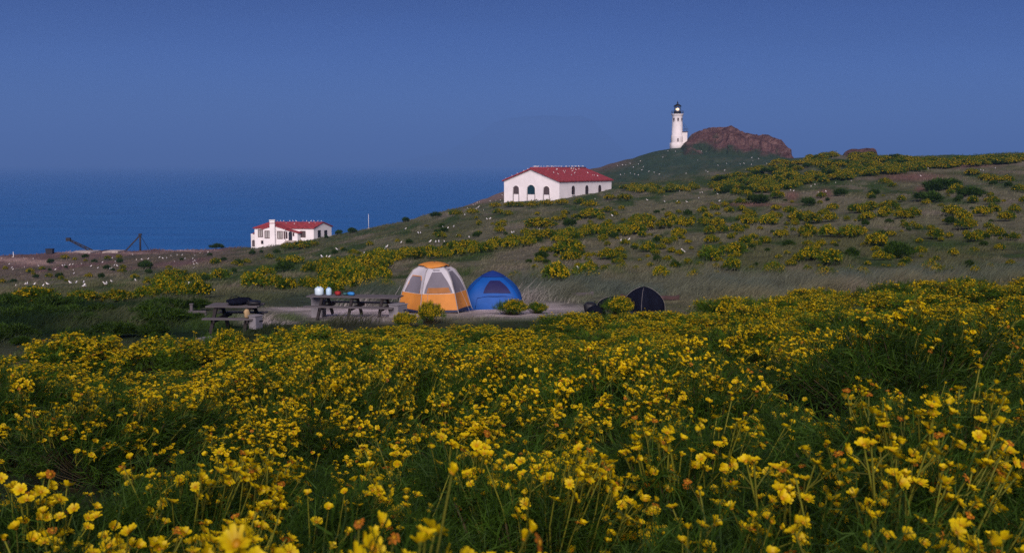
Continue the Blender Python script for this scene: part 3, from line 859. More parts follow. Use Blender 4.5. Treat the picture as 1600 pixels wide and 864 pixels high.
# ------------------------------------------------------------------ landing crane, poles, slabs
def derrick():
    D = 243.0; k = D / F
    g = hit(142, 391.5)
    D = g.y; k = D / F
    root = empty('derrick_crane', g, 0, 'dark lattice crane boom leaning low over the left cliff edge', 'crane')
    m = MB()
    a = Vector((0.3, 0, 0.4)); b = P(107.5, 374.5, D) - g
    d = (b - a)
    for oz in (-0.28, 0.28):
        for oy in (-0.3, 0.3):
            m.bar(a + Vector((oz * .45, oy, oz * .9)), b + Vector((oz * .3, oy * 0.6, oz * .5)), 0.13)
    n = 10
    for i in range(n):
        p, q = a + d * (i / n), a + d * ((i + 1) / n)
        sgn = 1 if i % 2 else -1
        m.bar(p + Vector((0, -0.3, 0.25 * sgn)), q + Vector((0, -0.3, -0.25 * sgn)), 0.08)
        m.bar(p + Vector((0, 0.3, -0.25 * sgn)), q + Vector((0, 0.3, 0.25 * sgn)), 0.08)
    m.build('boom', M_IRON, root)
    m = MB(); m.box(b + Vector((-0.1, 0, 0.05)), (1.0, 0.8, 0.8)); m.build('boom_head', M_IRON, root)
    m = MB(); m.box((0.4, 0, 0.0), (2.6, 1.6, 0.9)); m.build('winch_base', M_IRON, root)
    g2 = hit(219, 389)
    D = g2.y
    root = empty('derrick_mast', g2, 0, 'upright dark mast with slanting brace at the cliff edge', 'mast')
    tp = P(219, 367, D) - g2; lf = P(195, 389.5, D) - g2
    m = MB(); m.tube([(0, 0, -1), tp], 0.24, 8); m.build('post', M_IRON, root)
    m = MB(); m.bar(lf + Vector((0, 0, -0.6)), tp + Vector((0, 0, -0.1)), 0.3, 0.3); m.build('brace', M_IRON, root)
    m = MB(); m.tube([tp + Vector((0.0, 0, 0.0)), Vector((0.4, 6, -0.5))], 0.06, 5); m.build('stay', M_IRON, root)
    m = MB(); m.box(tp + Vector((0, 0, 0.05)), (0.7, 0.6, 0.5)); m.build('mast_cap', M_IRON, root)
derrick()
def pole(px, yb, yt, r, name, label, cat, m_):
    g = hit(px, yb); h = (P(px, yt, g.y) - g).z
    root = empty(name, g, 0, label, cat)
    m = MB(); m.tube([(0, 0, -0.5), (0, 0, h)], [r, r * 0.6], 8); m.build('pole', m_, root)
    m = MB(); m.lathe([(0.02, h), (r * 1.3, h + r), (0.02, h + 2.2 * r)], 8); m.build('finial', m_, root)
    m = MB(); m.box((0, 0, 0.0), (0.5, 0.5, 0.3)); m.build('base', M_CONC, root)
pole(576, 356.5, 335.5, 0.06, 'flagpole', 'thin bare white pole on the slope right of the house', 'pole', M_POLE)
pole(21, 402, 395, 0.09, 'marker_post', 'short pale marker post at the far left cliff edge', 'post', M_POLE)
g = hit(78, 393.5)
root = empty('equipment_box', g, 0, 'small dark equipment box standing on the left cliff edge', 'box')
m = MB(); m.box((0, 0, 0.4), (1.6, 1.2, 1.0)); m.build('body', M_IRON, root, bevel=0.04)
m = MB(); m.box((0, 0, 0.96), (1.8, 1.4, 0.12)); m.build('lid', M_IRON, root)
for (px, py, w, d, lab) in ((133, 395, 5.2, 7, 'largest pale concrete slab below the crane boom'), (178, 394, 3.6, 5, 'narrow concrete slab between crane boom and mast'),
                            (166, 392.5, 1.8, 2, 'reddish brown concrete plinth beside the crane boom')):
    g = hit(px, py)
    m = MB(); m.box((0, 0, 0.12), (w, d, 0.4)); m.box((0.1, 0.1, 0.36), (w * 0.7, d * 0.6, 0.1))
    o = m.build('concrete_slab', M_CONC if w > 2 else M_TIMBER_R, None, g, bevel=0.03); tag(o, lab, 'slab')

# ------------------------------------------------------------------ tents
def fabric(name, col, rough=0.6, bump=0.35):
    return mat(name, col, rough, 0.10, 2.2, bump, spec=0.25, detail=3)
M_ORANGE = fabric('orange tent nylon', (0.50, 0.195, 0.035))
M_TWHITE = fabric('white tent nylon', (0.43, 0.42, 0.45))
M_MESH = fabric('grey tent mesh', (0.15, 0.14, 0.165), 0.8)
M_NAVY = fabric('navy groundsheet', (0.018, 0.024, 0.055))
M_BLUE = fabric('royal blue tent nylon', (0.003, 0.066, 0.29))
M_BLUE_D = fabric('deep blue tent nylon', (0.008, 0.030, 0.17))
M_BLUE_W = fabric('dark blue tent window', (0.010, 0.010, 0.065))
M_DARK = mat('black tent nylon', (0.006, 0.007, 0.014), 0.9, 0.1, 2.2, 0.35, spec=0.03, detail=3)
M_TPOLE = mat('grey tent pole', (0.30, 0.28, 0.28), 0.5)

def orange_tent():
    D = 41.0
    c = P(678, 484, D); gz = float(hz(c.x, D + 0.2))
    root = empty('orange_tent', (c.x, D + 0.3, gz), R(-14), 'orange and white dome tent with mesh windows', 'tent')
    N = 6; off = R(-90 - 4)
    lv = [(1.47, 0.05), (1.40, 0.12), (1.20, 0.80), (1.02, 1.25), (0.78, 1.60), (0.42, 1.80), (0.10, 1.86)]
    def pt(i, t, z_r):
        r, z = z_r
        a0, a1 = off + 2 * math.pi * i / N, off + 2 * math.pi * (i + 1) / N
        p0 = Vector((r * math.cos(a0), r * math.sin(a0), z)); p1 = Vector((r * math.cos(a1), r * math.sin(a1), z))
        p = p0.lerp(p1, t)
        sag = 1 - 0.05 * math.sin(math.pi * t)
        return Vector((p.x * sag, p.y * sag, z - 0.02 * math.sin(math.pi * t)))
    def lev(z):
        for (r0, z0), (r1, z1) in zip(lv, lv[1:]):
            if z0 <= z <= z1: return (r0 + (r1 - r0) * (z - z0) / (z1 - z0), z)
        return lv[-1]
    def panel(m, i, t0, t1, z0, z1, out=0.0, nz=6, nt=5, mi=0, shape=None):
        vs, fs = [], []
        for a in range(nz + 1):
            z = z0 + (z1 - z0) * a / nz
            for b in range(nt + 1):
                tt0, tt1 = (t0, t1) if shape is None else shape(a / nz)
                p = pt(i, tt0 + (tt1 - tt0) * b / nt, lev(z))
                rad = Vector((p.x, p.y, 0.25)).normalized()
                vs.append(p + rad * out)
        for a in range(nz):
            for b in range(nt):
                q = a * (nt + 1) + b
                fs.append((q, q + 1, q + nt + 2, q + nt + 1))
        m.add(vs, fs, mi, True)
    m = MB()
    for i in range(N): panel(m, i, 0, 1, 0.12, 0.80)
    low = m.build('lower_wall', M_ORANGE, root)
    m = MB()
    for i in range(N): panel(m, i, 0, 1, 0.80, 1.80, nz=10)
    m.build('upper_wall', M_TWHITE, root)
    m = MB()
    for i in range(N): panel(m, i, 0, 1, 0.04, 0.125, out=0.03, nz=1)
    m.build('groundsheet', M_NAVY, root)
    for i in range(N):
        m = MB()
        if i in (5, 3):      # left face: arched window
            panel(m, i, 0, 1, 0.82, 1.42, out=0.012, nz=8, shape=lambda f: (0.10 + 0.05 * f, 0.86 - 0.02 * f - 0.10 * f ** 8))
        else:
            panel(m, i, 0, 1, 0.82, 1.66, out=0.012, nz=8, shape=lambda f: (0.06 + 0.26 * f ** 1.6, 0.95 - 0.27 * f ** 1.6))
        m.build('mesh_window', M_MESH, root)
        if i == 5:
            e = MB()
            e.tube([pt(i, 0.10, lev(0.83)), pt(i, 0.13, lev(1.15)), pt(i, 0.15, lev(1.42)), pt(i, 0.72, lev(1.42)), pt(i, 0.81, lev(1.3)), pt(i, 0.86, lev(0.83))], 0.022, 5)
            e.build('window_zip', M_ORANGE, root)
    m = MB()                                                # raised orange hem inside the middle face
    panel(m, 0, 0, 1, 0.82, 1.02, out=0.02, nz=3, shape=lambda f: (0.13 + 0.04 * f, 0.90 - 0.05 * f))
    m.build('window_flap', mat('brown orange flap', (0.30, 0.12, 0.03), 0.7), root)
    # orange cap with curling fly edges
    m = MB()
    vs, fs = [], []
    ringd = [(0.0, 1.90), (0.24, 1.89), (0.38, 1.86), (0.50, 1.80), (0.56, 1.75)]
    n = 24
    for j, (r, z) in enumerate(ringd):
        for kx in range(n):
            t = 2 * math.pi * kx / n + off
            w = 1 + 0.10 * math.cos(6 * t - 6 * off) * (j / 4)
            vs.append((r * w * math.cos(t), r * w * math.sin(t), z + 0.05 * math.cos(3 * t + 1) * (j / 4) ** 2))
    for j in range(len(ringd) - 1):
        for kx in range(n):
            fs.append((j * n + kx, j * n + (kx + 1) % n, (j + 1) * n + (kx + 1) % n, (j + 1) * n + kx))
    m.add(vs, fs, 0, True)
    o = m.build('top_cap', M_ORANGE, root)
    sd = o.modifiers.new('thick', 'SOLIDIFY'); sd.thickness = 0.02
    for i in range(N):
        m = MB()
        pts = [pt(i, 0, lev(z)) * 1.0 for z in (0.06, 0.12, 0.45, 0.80, 1.02, 1.25, 1.45, 1.60, 1.74, 1.80)]
        m.tube([p + Vector((p.x, p.y, 0)).normalized() * 0.025 for p in pts], 0.014, 5)
        pl = m.build('pole', M_TPOLE, root)
    m = MB()
    i = 0
    vs = []
    ar = arch_poly(0.42, 0.36)
    p0, p1 = pt(0, 0.2, lev(0.13)), pt(0, 0.55, lev(0.13))
    ux = (p1 - p0).normalized()
    upv = (pt(0, 0.35, lev(0.6)) - pt(0, 0.35, lev(0.13))).normalized()
    nrm_ = ux.cross(upv).normalized()
    m.prism(ar, pt(0, 0.36, lev(0.13)) + nrm_ * 0.012, ux, upv, nrm_ * 0.02)
    m.build('door_vent', mat('tan vent', (0.26, 0.12, 0.06), 0.7), root)
    m = MB()
    for q in ((1.75, -0.9), (-1.8, -0.5), (0.3, -1.95)):
        m.tube([(q[0], q[1], -0.03), (q[0] * 0.68, q[1] * 0.68, 1.0)], 0.006, 4)
    m.build('guy_line', M_TPOLE, root)
orange_tent()

def dome_tent(name, label, px, py, D, W, H, rz, m_body, m_low, win=None, pole_m=M_TPOLE, mark=False, pr=0.011, ex=(2.25, 0.80)):
    c = P(px, py, D); gz = float(hz(c.x, D))
    root = empty(name, (c.x, D, gz), rz, label, 'tent')
    n, K = 48, 16
    def sp(t, a, out=0.0):
        z = H * t
        s = (1 - t ** ex[0]) ** ex[1]
        sq = 1.0 / max(abs(math.cos(a)), abs(math.sin(a)))           # square
        rd = 1.22 - 0.10 * math.cos(4 * (a))
        e = 0.35 * (1 - t)
        r = (W / 2) * (sq * (0.55 * (1 - t * 0.8)) + rd * (1 - 0.55 * (1 - t * 0.8))) * s
        r *= 1 - 0.05 * math.cos(4 * a) * math.sin(math.pi * t)
        v = Vector((r * math.cos(a), r * math.sin(a), z))
        if out:
            nn = Vector((math.cos(a) * math.cos(t * 1.2), math.sin(a) * math.cos(t * 1.2), math.sin(t * 1.2) + 0.15)).normalized()
            v += nn * out
        return v
    def shell(t0, t1, a0, a1, kt, ka, out, m):
        vs = [sp(t0 + (t1 - t0) * i / kt, a0 + (a1 - a0) * j / ka, out) for i in range(kt + 1) for j in range(ka + 1)]
        m.add(vs, [(i * (ka + 1) + j, i * (ka + 1) + j + 1, (i + 1) * (ka + 1) + j + 1, (i + 1) * (ka + 1) + j) for i in range(kt) for j in range(ka)], 0, True)
    m = MB(); shell(0.0, 0.999, 0, 2 * math.pi, K, n, 0.0, m); m.build('canopy', m_body, root)
    m = MB(); shell(0.0, 0.07, 0, 2 * math.pi, 2, n, 0.012, m); m.build('groundsheet', m_low, root)
    for a in (45, 135, 225, 315):
        m = MB()
        m.tube([sp(t, R(a), 0.012) for t in [i / 12 * 0.97 for i in range(13)]], pr, 5)
        m.build('pole', pole_m, root)
    if win:
        am = R(-90 + win)
        m = MB()
        vs = []; fs = []
        kt, ka = 6, 8
        for i in range(kt + 1):
            f = i / kt
            hw = R(27) * (1.0 - 0.05 * f - 0.35 * f ** 3)
            for j in range(ka + 1):
                vs.append(sp(0.48 + 0.30 * f, am - hw + 2 * hw * j / ka, 0.015))
        fs = [(i * (ka + 1) + j, i * (ka + 1) + j + 1, (i + 1) * (ka + 1) + j + 1, (i + 1) * (ka + 1) + j) for i in range(kt) for j in range(ka)]
        m.add(vs, fs, 0, True)
        m.build('window', M_BLUE_W, root)
        m = MB()
        m.tube([sp(0.10, am - 0.65, 0.014), sp(0.36, am - 0.62, 0.014), sp(0.40, am - 0.3, 0.014), sp(0.405, am + 0.3, 0.014), sp(0.34, am + 0.6, 0.014), sp(0.10, am + 0.62, 0.014)], 0.012, 4)
        m.build('door_zip', M_BLUE_D, root)
        m = MB(); shell(0.86, 0.999, 0, 2 * math.pi, 4, 32, 0.02, m); m.build('top_vent', M_BLUE_D, root)
    if mark:
        m = MB()
        a = R(-52)
        for j in range(4):
            p = sp(0.20, a + j * 0.035, 0.016)
            m.box(p, (0.042, 0.012, 0.05 + 0.015 * (j % 2)), a + math.pi / 2, rx=-0.5)
        m.build('white_mark', M_POLE, root)
        m = MB()
        p = sp(0.03, R(-55), 0.03); m.box(p, (0.13, 0.02, 0.05), R(35)); m.build('white_tab', M_POLE, root)
    return root
dome_tent('blue_tent', 'bright blue dome tent beside the orange tent', 770, 474, 43.8, 2.25, 1.5, R(0), M_BLUE, M_BLUE_D, win=8, pole_m=M_BLUE_D, mark=True)
dome_tent('black_tent', 'small black dome tent behind yellow bushes', 1006, 474, 40.5, 1.12, 0.96, R(32), M_DARK, M_NAVY, pr=0.004, ex=(2.5, 0.66))
dome_tent('bivy_tent', 'low dark tent arch half hidden left of the black tent', 957, 474, 41.5, 0.90, 0.50, R(20), M_DARK, M_NAVY, pr=0.004, ex=(2.4, 0.62))

# ------------------------------------------------------------------ picnic tables with lockers, gear
def picnic_table(px, D, rz, L, label, dark):
    g = ground(px, D)
    root = empty('picnic_table', g, rz, label, 'picnic table')
    for j in range(5):
        m = MB(); m.box((random.uniform(-.03, .03), -0.34 + 0.17 * j, 0.76), (L, 0.155, 0.045)); m.build('table_board', M_TIMBER, root, bevel=0.006)
    for sy in (-1, 1):
        m = MB()
        m.box((0, sy * 0.72, 0.45), (L * 0.97, 0.27, 0.045)); m.build('bench', M_TIMBER, root, bevel=0.006)
    for x in ([-L * 0.32, L * 0.32] if L < 3 else [-L * 0.33, 0, L * 0.33]):
        m = MB()
        m.bar((x, -0.85, 0.0), (x, -0.28, 0.735), 0.09, 0.09); m.bar((x, 0.85, 0.0), (x, 0.28, 0.735), 0.09, 0.09)
        m.bar((x + 0.1, -0.85, 0.40), (x + 0.1, 0.85, 0.40), 0.05, 0.12)
        m.bar((x + 0.1, -0.36, 0.70), (x + 0.1, 0.36, 0.70), 0.05, 0.06)
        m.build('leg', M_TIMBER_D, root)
    return root, g
def locker(loc, rz, size, label, group=None, body=None):
    root = empty('food_locker', loc, rz, label, 'locker', group)
    sx, sy, sz = size
    m = MB(); m.box((0, 0, sz / 2), size); b = m.build('body', body or M_LOCKER, root, bevel=0.012)
    m = MB(); m.box((0.0, 0, sz + 0.012), (sx + 0.05, sy + 0.05, 0.024)); m.build('lid', M_LOCKER, root)
    m = MB(); m.box((sx / 2 + 0.008, 0, sz * 0.5), (0.016, sy * 0.86, sz * 0.82)); d = m.build('door', M_LOCKER_D, root)
    m = MB(); m.box((sx / 2 + 0.028, sy * 0.2, sz * 0.62), (0.02, 0.14, 0.03)); m.build('handle', M_BLACK, d)
t2, g2 = picnic_table(556, 39.0, R(-9), 3.35, 'long grey picnic table with water jugs left of the orange tent', False)
def on(root, x, y, z): return root.matrix_world @ Vector((x, y, z)) if False else Vector(root.location) + Matrix.Rotation(root.rotation_euler.z, 3, 'Z') @ Vector((x, y, z))
p = on(t2, 1.72, -0.45, 0); p.z = float(hz(p.x, p.y)); locker(p, R(-38), (0.42, 0.50, 0.50), 'pale food locker at the right end of the long picnic table')
p = on(t2, -1.52, 0.5, 0); p.z = float(hz(p.x, p.y)); locker(p, R(-8), (0.40, 0.5, 0.70), 'pale food locker at the left end of the long picnic table')
t1, g1 = picnic_table(371, 32.6, R(-3), 1.55, 'shorter picnic table piled with dark gear at the left', True)
p = on(t1, 0.80, -0.66, 0.16); locker(p, R(-32), (0.26, 0.30, 0.38), 'pale food locker beside the gear-piled picnic table')
g = ground(326, 26.3); locker(g, R(-30), (0.27, 0.40, 0.40), 'low grey locker half hidden behind a bush, nearest the viewer', None, M_LOCKER_D)

M_JUG = mat('milky water jug plastic', (0.55, 0.68, 0.74), 0.35, 0.05, spec=0.4)
M_JUG2 = mat('pale blue jug plastic', (0.42, 0.60, 0.75), 0.35, 0.05, spec=0.4)
def jug(x, w, h, label, m_):
    loc = on(t2, x, 0.05, 0.783)
    root = empty('water_jug', loc, R(-8), label, 'water jug')
    m = MB(); m.lathe([(w * .46, 0), (w * .5, 0.02), (w * .5, h * 0.8), (w * .42, h * 0.92), (w * .2, h)], 18); b = m.build('body', m_, root)
    m = MB(); m.lathe([(0.03, h), (0.03, h + 0.025)], 12); m.build('cap', mat('jug cap', (0.1, 0.25, 0.5), 0.4), root)
    m = MB(); m.tube([(-w * .32, 0, h * .86), (-w * .2, 0, h * 1.06), (w * .2, 0, h * 1.06), (w * .32, 0, h * .86)], 0.012, 5); m.build('handle', m_, root)
jug(-1.33, 0.32, 0.27, 'larger white water jug at the left end of the long table', M_JUG)
jug(-0.97, 0.20, 0.25, 'smaller pale blue water jug on the long table', M_JUG2)
def lump(name, loc, size, m_, label, cat, seed, parts=True):
    root = empty(name, loc, seed * 0.7, label, cat)
    rs = np.random.default_rng(seed)
    vs, fs = [], []
    n, K = 14, 8
    for i in range(K + 1):
        t = math.pi * i / K
        for j in range(n):
            a = 2 * math.pi * j / n
            ex = lambda v: math.copysign(abs(v) ** 0.7, v)
            w = 1 + 0.12 * rs.standard_normal() * math.sin(t)
            vs.append((size[0] / 2 * ex(math.sin(t)) * ex(math.cos(a)) * w, size[1] / 2 * ex(math.sin(t)) * ex(math.sin(a)) * w, size[2] / 2 * (1 - ex(math.cos(t)))))
    fs = [(i * n + j, i * n + (j + 1) % n, (i + 1) * n + (j + 1) % n, (i + 1) * n + j) for i in range(K) for j in range(n)]
    m = MB(); m.add(vs, fs, 0, True); m.build('body', m_, root)
    if parts:
        m = MB(); m.tube([(-size[0] * .25, -size[1] * .35, size[2] * .93), (-size[0] * .12, -size[1] * .4, size[2] * 1.12), (size[0] * .12, -size[1] * .4, size[2] * 1.12), (size[0] * .25, -size[1] * .35, size[2] * .93)], 0.014, 5)
        m.build('strap', M_BLACK, root)
lump('stuff_sack', on(t2, -0.62, 0.02, 0.783), (0.26, 0.2, 0.15), mat('red nylon', (0.30, 0.02, 0.02), 0.6), 'small red sack on the long picnic table', 'bag', 3)
lump('stuff_sack', on(t2, -0.12, 0.0, 0.783), (0.26, 0.2, 0.13), mat('bright blue nylon', (0.03, 0.20, 0.50), 0.5), 'bright blue sack on the long picnic table', 'bag', 4)
lump('stuff_sack', on(t2, -0.36, 0.05, 0.783), (0.16, 0.14, 0.10), mat('green nylon', (0.03, 0.10, 0.10), 0.5), 'small dark green sack between red and blue sacks', 'bag', 5)
lump('duffel_bag', on(t1, 0.10, 0.05, 0.783), (0.85, 0.5, 0.20), M_DARK, 'black duffel bag lying mid-table on the shorter table', 'bag', 6)
lump('duffel_bag', on(t1, 0.56, 0.0, 0.783), (0.5, 0.4, 0.13), M_BLACK, 'flat black bag at the right end of the shorter table', 'bag', 7)
lump('food_bag', on(t1, 0.55, -0.70, 0.473), (0.12, 0.16, 0.27), mat('tan paper', (0.38, 0.27, 0.14), 0.8), 'tan bag standing on the bench of the shorter table', 'bag', 8, False)
for (px, py, D, sz, m_, lab, sd) in ((922, 474, 40.0, (0.55, 0.45, 0.42), M_BLACK, 'tall black backpack left of the black tents', 11), (933, 480, 39.2, (0.7, 0.5, 0.34), M_DARK, 'black bag lying before the upright backpack', 12)):
    c = P(px, py, D); lump('backpack', (c.x, c.y, float(hz(c.x, c.y))), sz, m_, lab, 'backpack', sd)
c = P(928.5, 471, 39.8)
# low timber edging beams round the tent sites
def beam(px0, py0, px1, py1, th, m_, label, posts=0):
    a, b = hit(px0, py0), hit(px1, py1)
    D = min(a.y, b.y, 60)
    root = empty('timber_rail', (a + b) / 2, 0, label, 'timber rail')
    d = (b - a) / 2
    zl = th / 2
    m = MB(); m.bar(-d + Vector((0, 0, zl + (0.18 if posts else 0))), d + Vector((0, 0, zl + (0.18 if posts else 0))), th, th * 0.9); m.build('rail', m_, root, bevel=0.01)
    for i in range(max(posts, 2)):
        q = -d + d * 2 * (i / (max(posts, 2) - 1)) * 0.96 + d * 0.04
        m = MB(); m.bar(q + Vector((0, 0.02, -0.2)), q + Vector((0, 0.02, th * 1.2 + (0.1 if posts else 0))), th * 0.7, th * 0.7); m.build('post', m_, root)
beam(887, 463, 926, 462.5, 0.16, M_TIMBER, 'pale low timber edging left of the black tents')
beam(970, 467, 1061, 469, 0.17, M_TIMBER_R, 'reddish dark timber edging behind the black tent')
beam(284, 497.5, 322, 497, 0.10, M_TIMBER, 'low grey timber rail on posts left of the tables', posts=4)
g = hit(299, 494); root = empty('wooden_stake', g, 0, 'single pale upright stake behind the low timber rail', 'stake')
m = MB(); m.bar((0, 0, -0.2), (0.02, 0, 0.44), 0.10, 0.10); m.build('shaft', M_TIMBER, root)
m = MB(); m.box((0.02, 0, 0.45), (0.14, 0.14, 0.04)); m.build('cap', M_TIMBER, root)

# ------------------------------------------------------------------ plants
WIND = np.array((0.42, 0.05, 0.0))
def flower_tpl(rg, kind, npet, rows, size=0.054):
    """a flower about the +z axis at the origin; returns V, T, C"""
    V, T, C = [], [], []
    R0 = size / 2
    el0 = {'open': 24, 'cup': 55, 'side': 38, 'spent': -12, 'bud': 78}[kind]
    for k in range(npet):
        a = 2 * math.pi * (k + rg.uniform(-.18, .18)) / npet
        el = math.radians(el0 + rg.uniform(-13, 13))
        ln = R0 * rg.uniform(0.85, 1.1) * (0.62 if kind in ('spent', 'bud') else 1)
        w = 2 * math.pi * R0 / npet * rg.uniform(0.72, 1.05) * (0.8 if kind == 'spent' else 1)
        rad = np.array((math.cos(a), math.sin(a), 0)); tan = np.array((-math.sin(a), math.cos(a), 0)); up = np.array((0, 0, 1.0))
        pr = {4: [(0, .32), (.35, .8), (.75, 1.0), (1.0, .72)], 3: [(0, .35), (.6, 1.0), (1, .6)], 2: [(0, .5), (1, .8)]}[rows]
        tw = rg.uniform(-.3, .3)
        base = len(V)
        p = rad * R0 * 0.18
        pc = 0.0
        for t, wd in pr:
            e = el + (t - 0.4) * math.radians(rg.uniform(-30, 18))
            p = p + (rad * math.cos(e) + up * math.sin(e)) * ln * (t - pc); pc = t
            sd = tan + up * tw * t
            rise = up * 0.12 * w * wd
            if kind == 'spent': col = np.array((0.42, 0.145, 0.012)) * rg.uniform(.7, 1.2)
            else: col = np.array((0.64, 0.50, 0.003)) * (0.72 + 0.33 * t) * np.array((1, 0.80 + 0.2 * t, 1)) * rg.uniform(.9, 1.08)
            if rows >= 3:
                V += [p - sd * w * wd / 2 + rise, p - up * 0.06 * w, p + sd * w * wd / 2 + rise]; C += [col] * 3
            else:
                V += [p - sd * w * wd / 2, p + sd * w * wd / 2]; C += [col] * 2
        m = 3 if rows >= 3 else 2
        if rows >= 3: V[-2] = V[-2] + rad * ln * 0.06
        for j in range(len(pr) - 1):
            for q in range(m - 1):
                b = base + j * m + q
                T += [(b, b + 1, b + m + 1), (b, b + m + 1, b + m)]
    if rows >= 3:
        n = 8
        for (r_, z_, cc) in ((0.30, 0.02, (0.40, 0.17, 0.004)), (0.26, 0.16, (0.52, 0.26, 0.005)), (0.0, 0.22, (0.42, 0.20, 0.005))):
            for j in range(n):
                t = 2 * math.pi * j / n
                V.append(np.array((r_ * R0 * math.cos(t), r_ * R0 * math.sin(t), z_ * R0))); C.append(np.array(cc))
        b = len(V) - 3 * n
        for i in range(2):
            for j in range(n):
                T += [(b + i * n + j, b + i * n + (j + 1) % n, b + (i + 1) * n + (j + 1) % n), (b + i * n + j, b + (i + 1) * n + (j + 1) % n, b + (i + 1) * n + j)]
        b = len(V)
        for (r_, z_) in ((0.34, 0.05), (0.26, -0.14), (0.08, -0.26)):
            for j in range(n):
                t = 2 * math.pi * j / n
                V.append(np.array((r_ * R0 * math.cos(t), r_ * R0 * math.sin(t), z_ * R0))); C.append(np.array((0.10, 0.12, 0.015)))
        for i in range(2):
            for j in range(n):
                T += [(b + i * n + j, b + i * n + (j + 1) % n, b + (i + 1) * n + (j + 1) % n), (b + i * n + j, b + (i + 1) * n + (j + 1) % n, b + (i + 1) * n + j)]
    return np.array(V), np.array(T), np.array(C)

def frame_to(n):
    n = n / (np.linalg.norm(n) + 1e-9)
    a = np.cross(n, (0.3, 0.9, 0.31)); a /= np.linalg.norm(a)
    return np.stack([a, np.cross(n, a), n], 1)

FT = {}
_fr = np.random.default_rng(5)
for lod, (npet, rows) in {'A': (10, 4), 'B': (8, 3), 'C': (6, 2), 'D': (5, 2)}.items():
    FT[lod] = {k: [flower_tpl(_fr, k, npet, rows) for _ in range(3)] for k in ('open', 'cup', 'side', 'spent', 'bud')}

LODP = {'A': dict(tips=46, leaves=46, ll=(.09, .20), lw=.0040, side=8, Rr=.55, H=.52, stalk=4.6, fl=(1, 3), sl=(.12, .30), fsz=.68, p=.44, cz=.15),
        'B': dict(tips=100, leaves=34, ll=(.11, .22), lw=.0066, side=4, Rr=.85, H=.74, stalk=7.5, fl=(1, 3), sl=(.06, .17), fsz=.76, p=.66, cz=.25),
        'C': dict(tips=160, leaves=26, ll=(.13, .26), lw=.012, side=2, Rr=1.15, H=.76, stalk=9.5, fl=(1, 3), sl=(.05, .12), fsz=.92, p=.80, cz=.22),
        'D': dict(tips=130, leaves=15, ll=(.20, .32), lw=.036, side=0, Rr=.88, H=.72, stalk=7.0, fl=(1, 3), sl=(.04, .12), fsz=1.15, p=.76, cz=.10)}

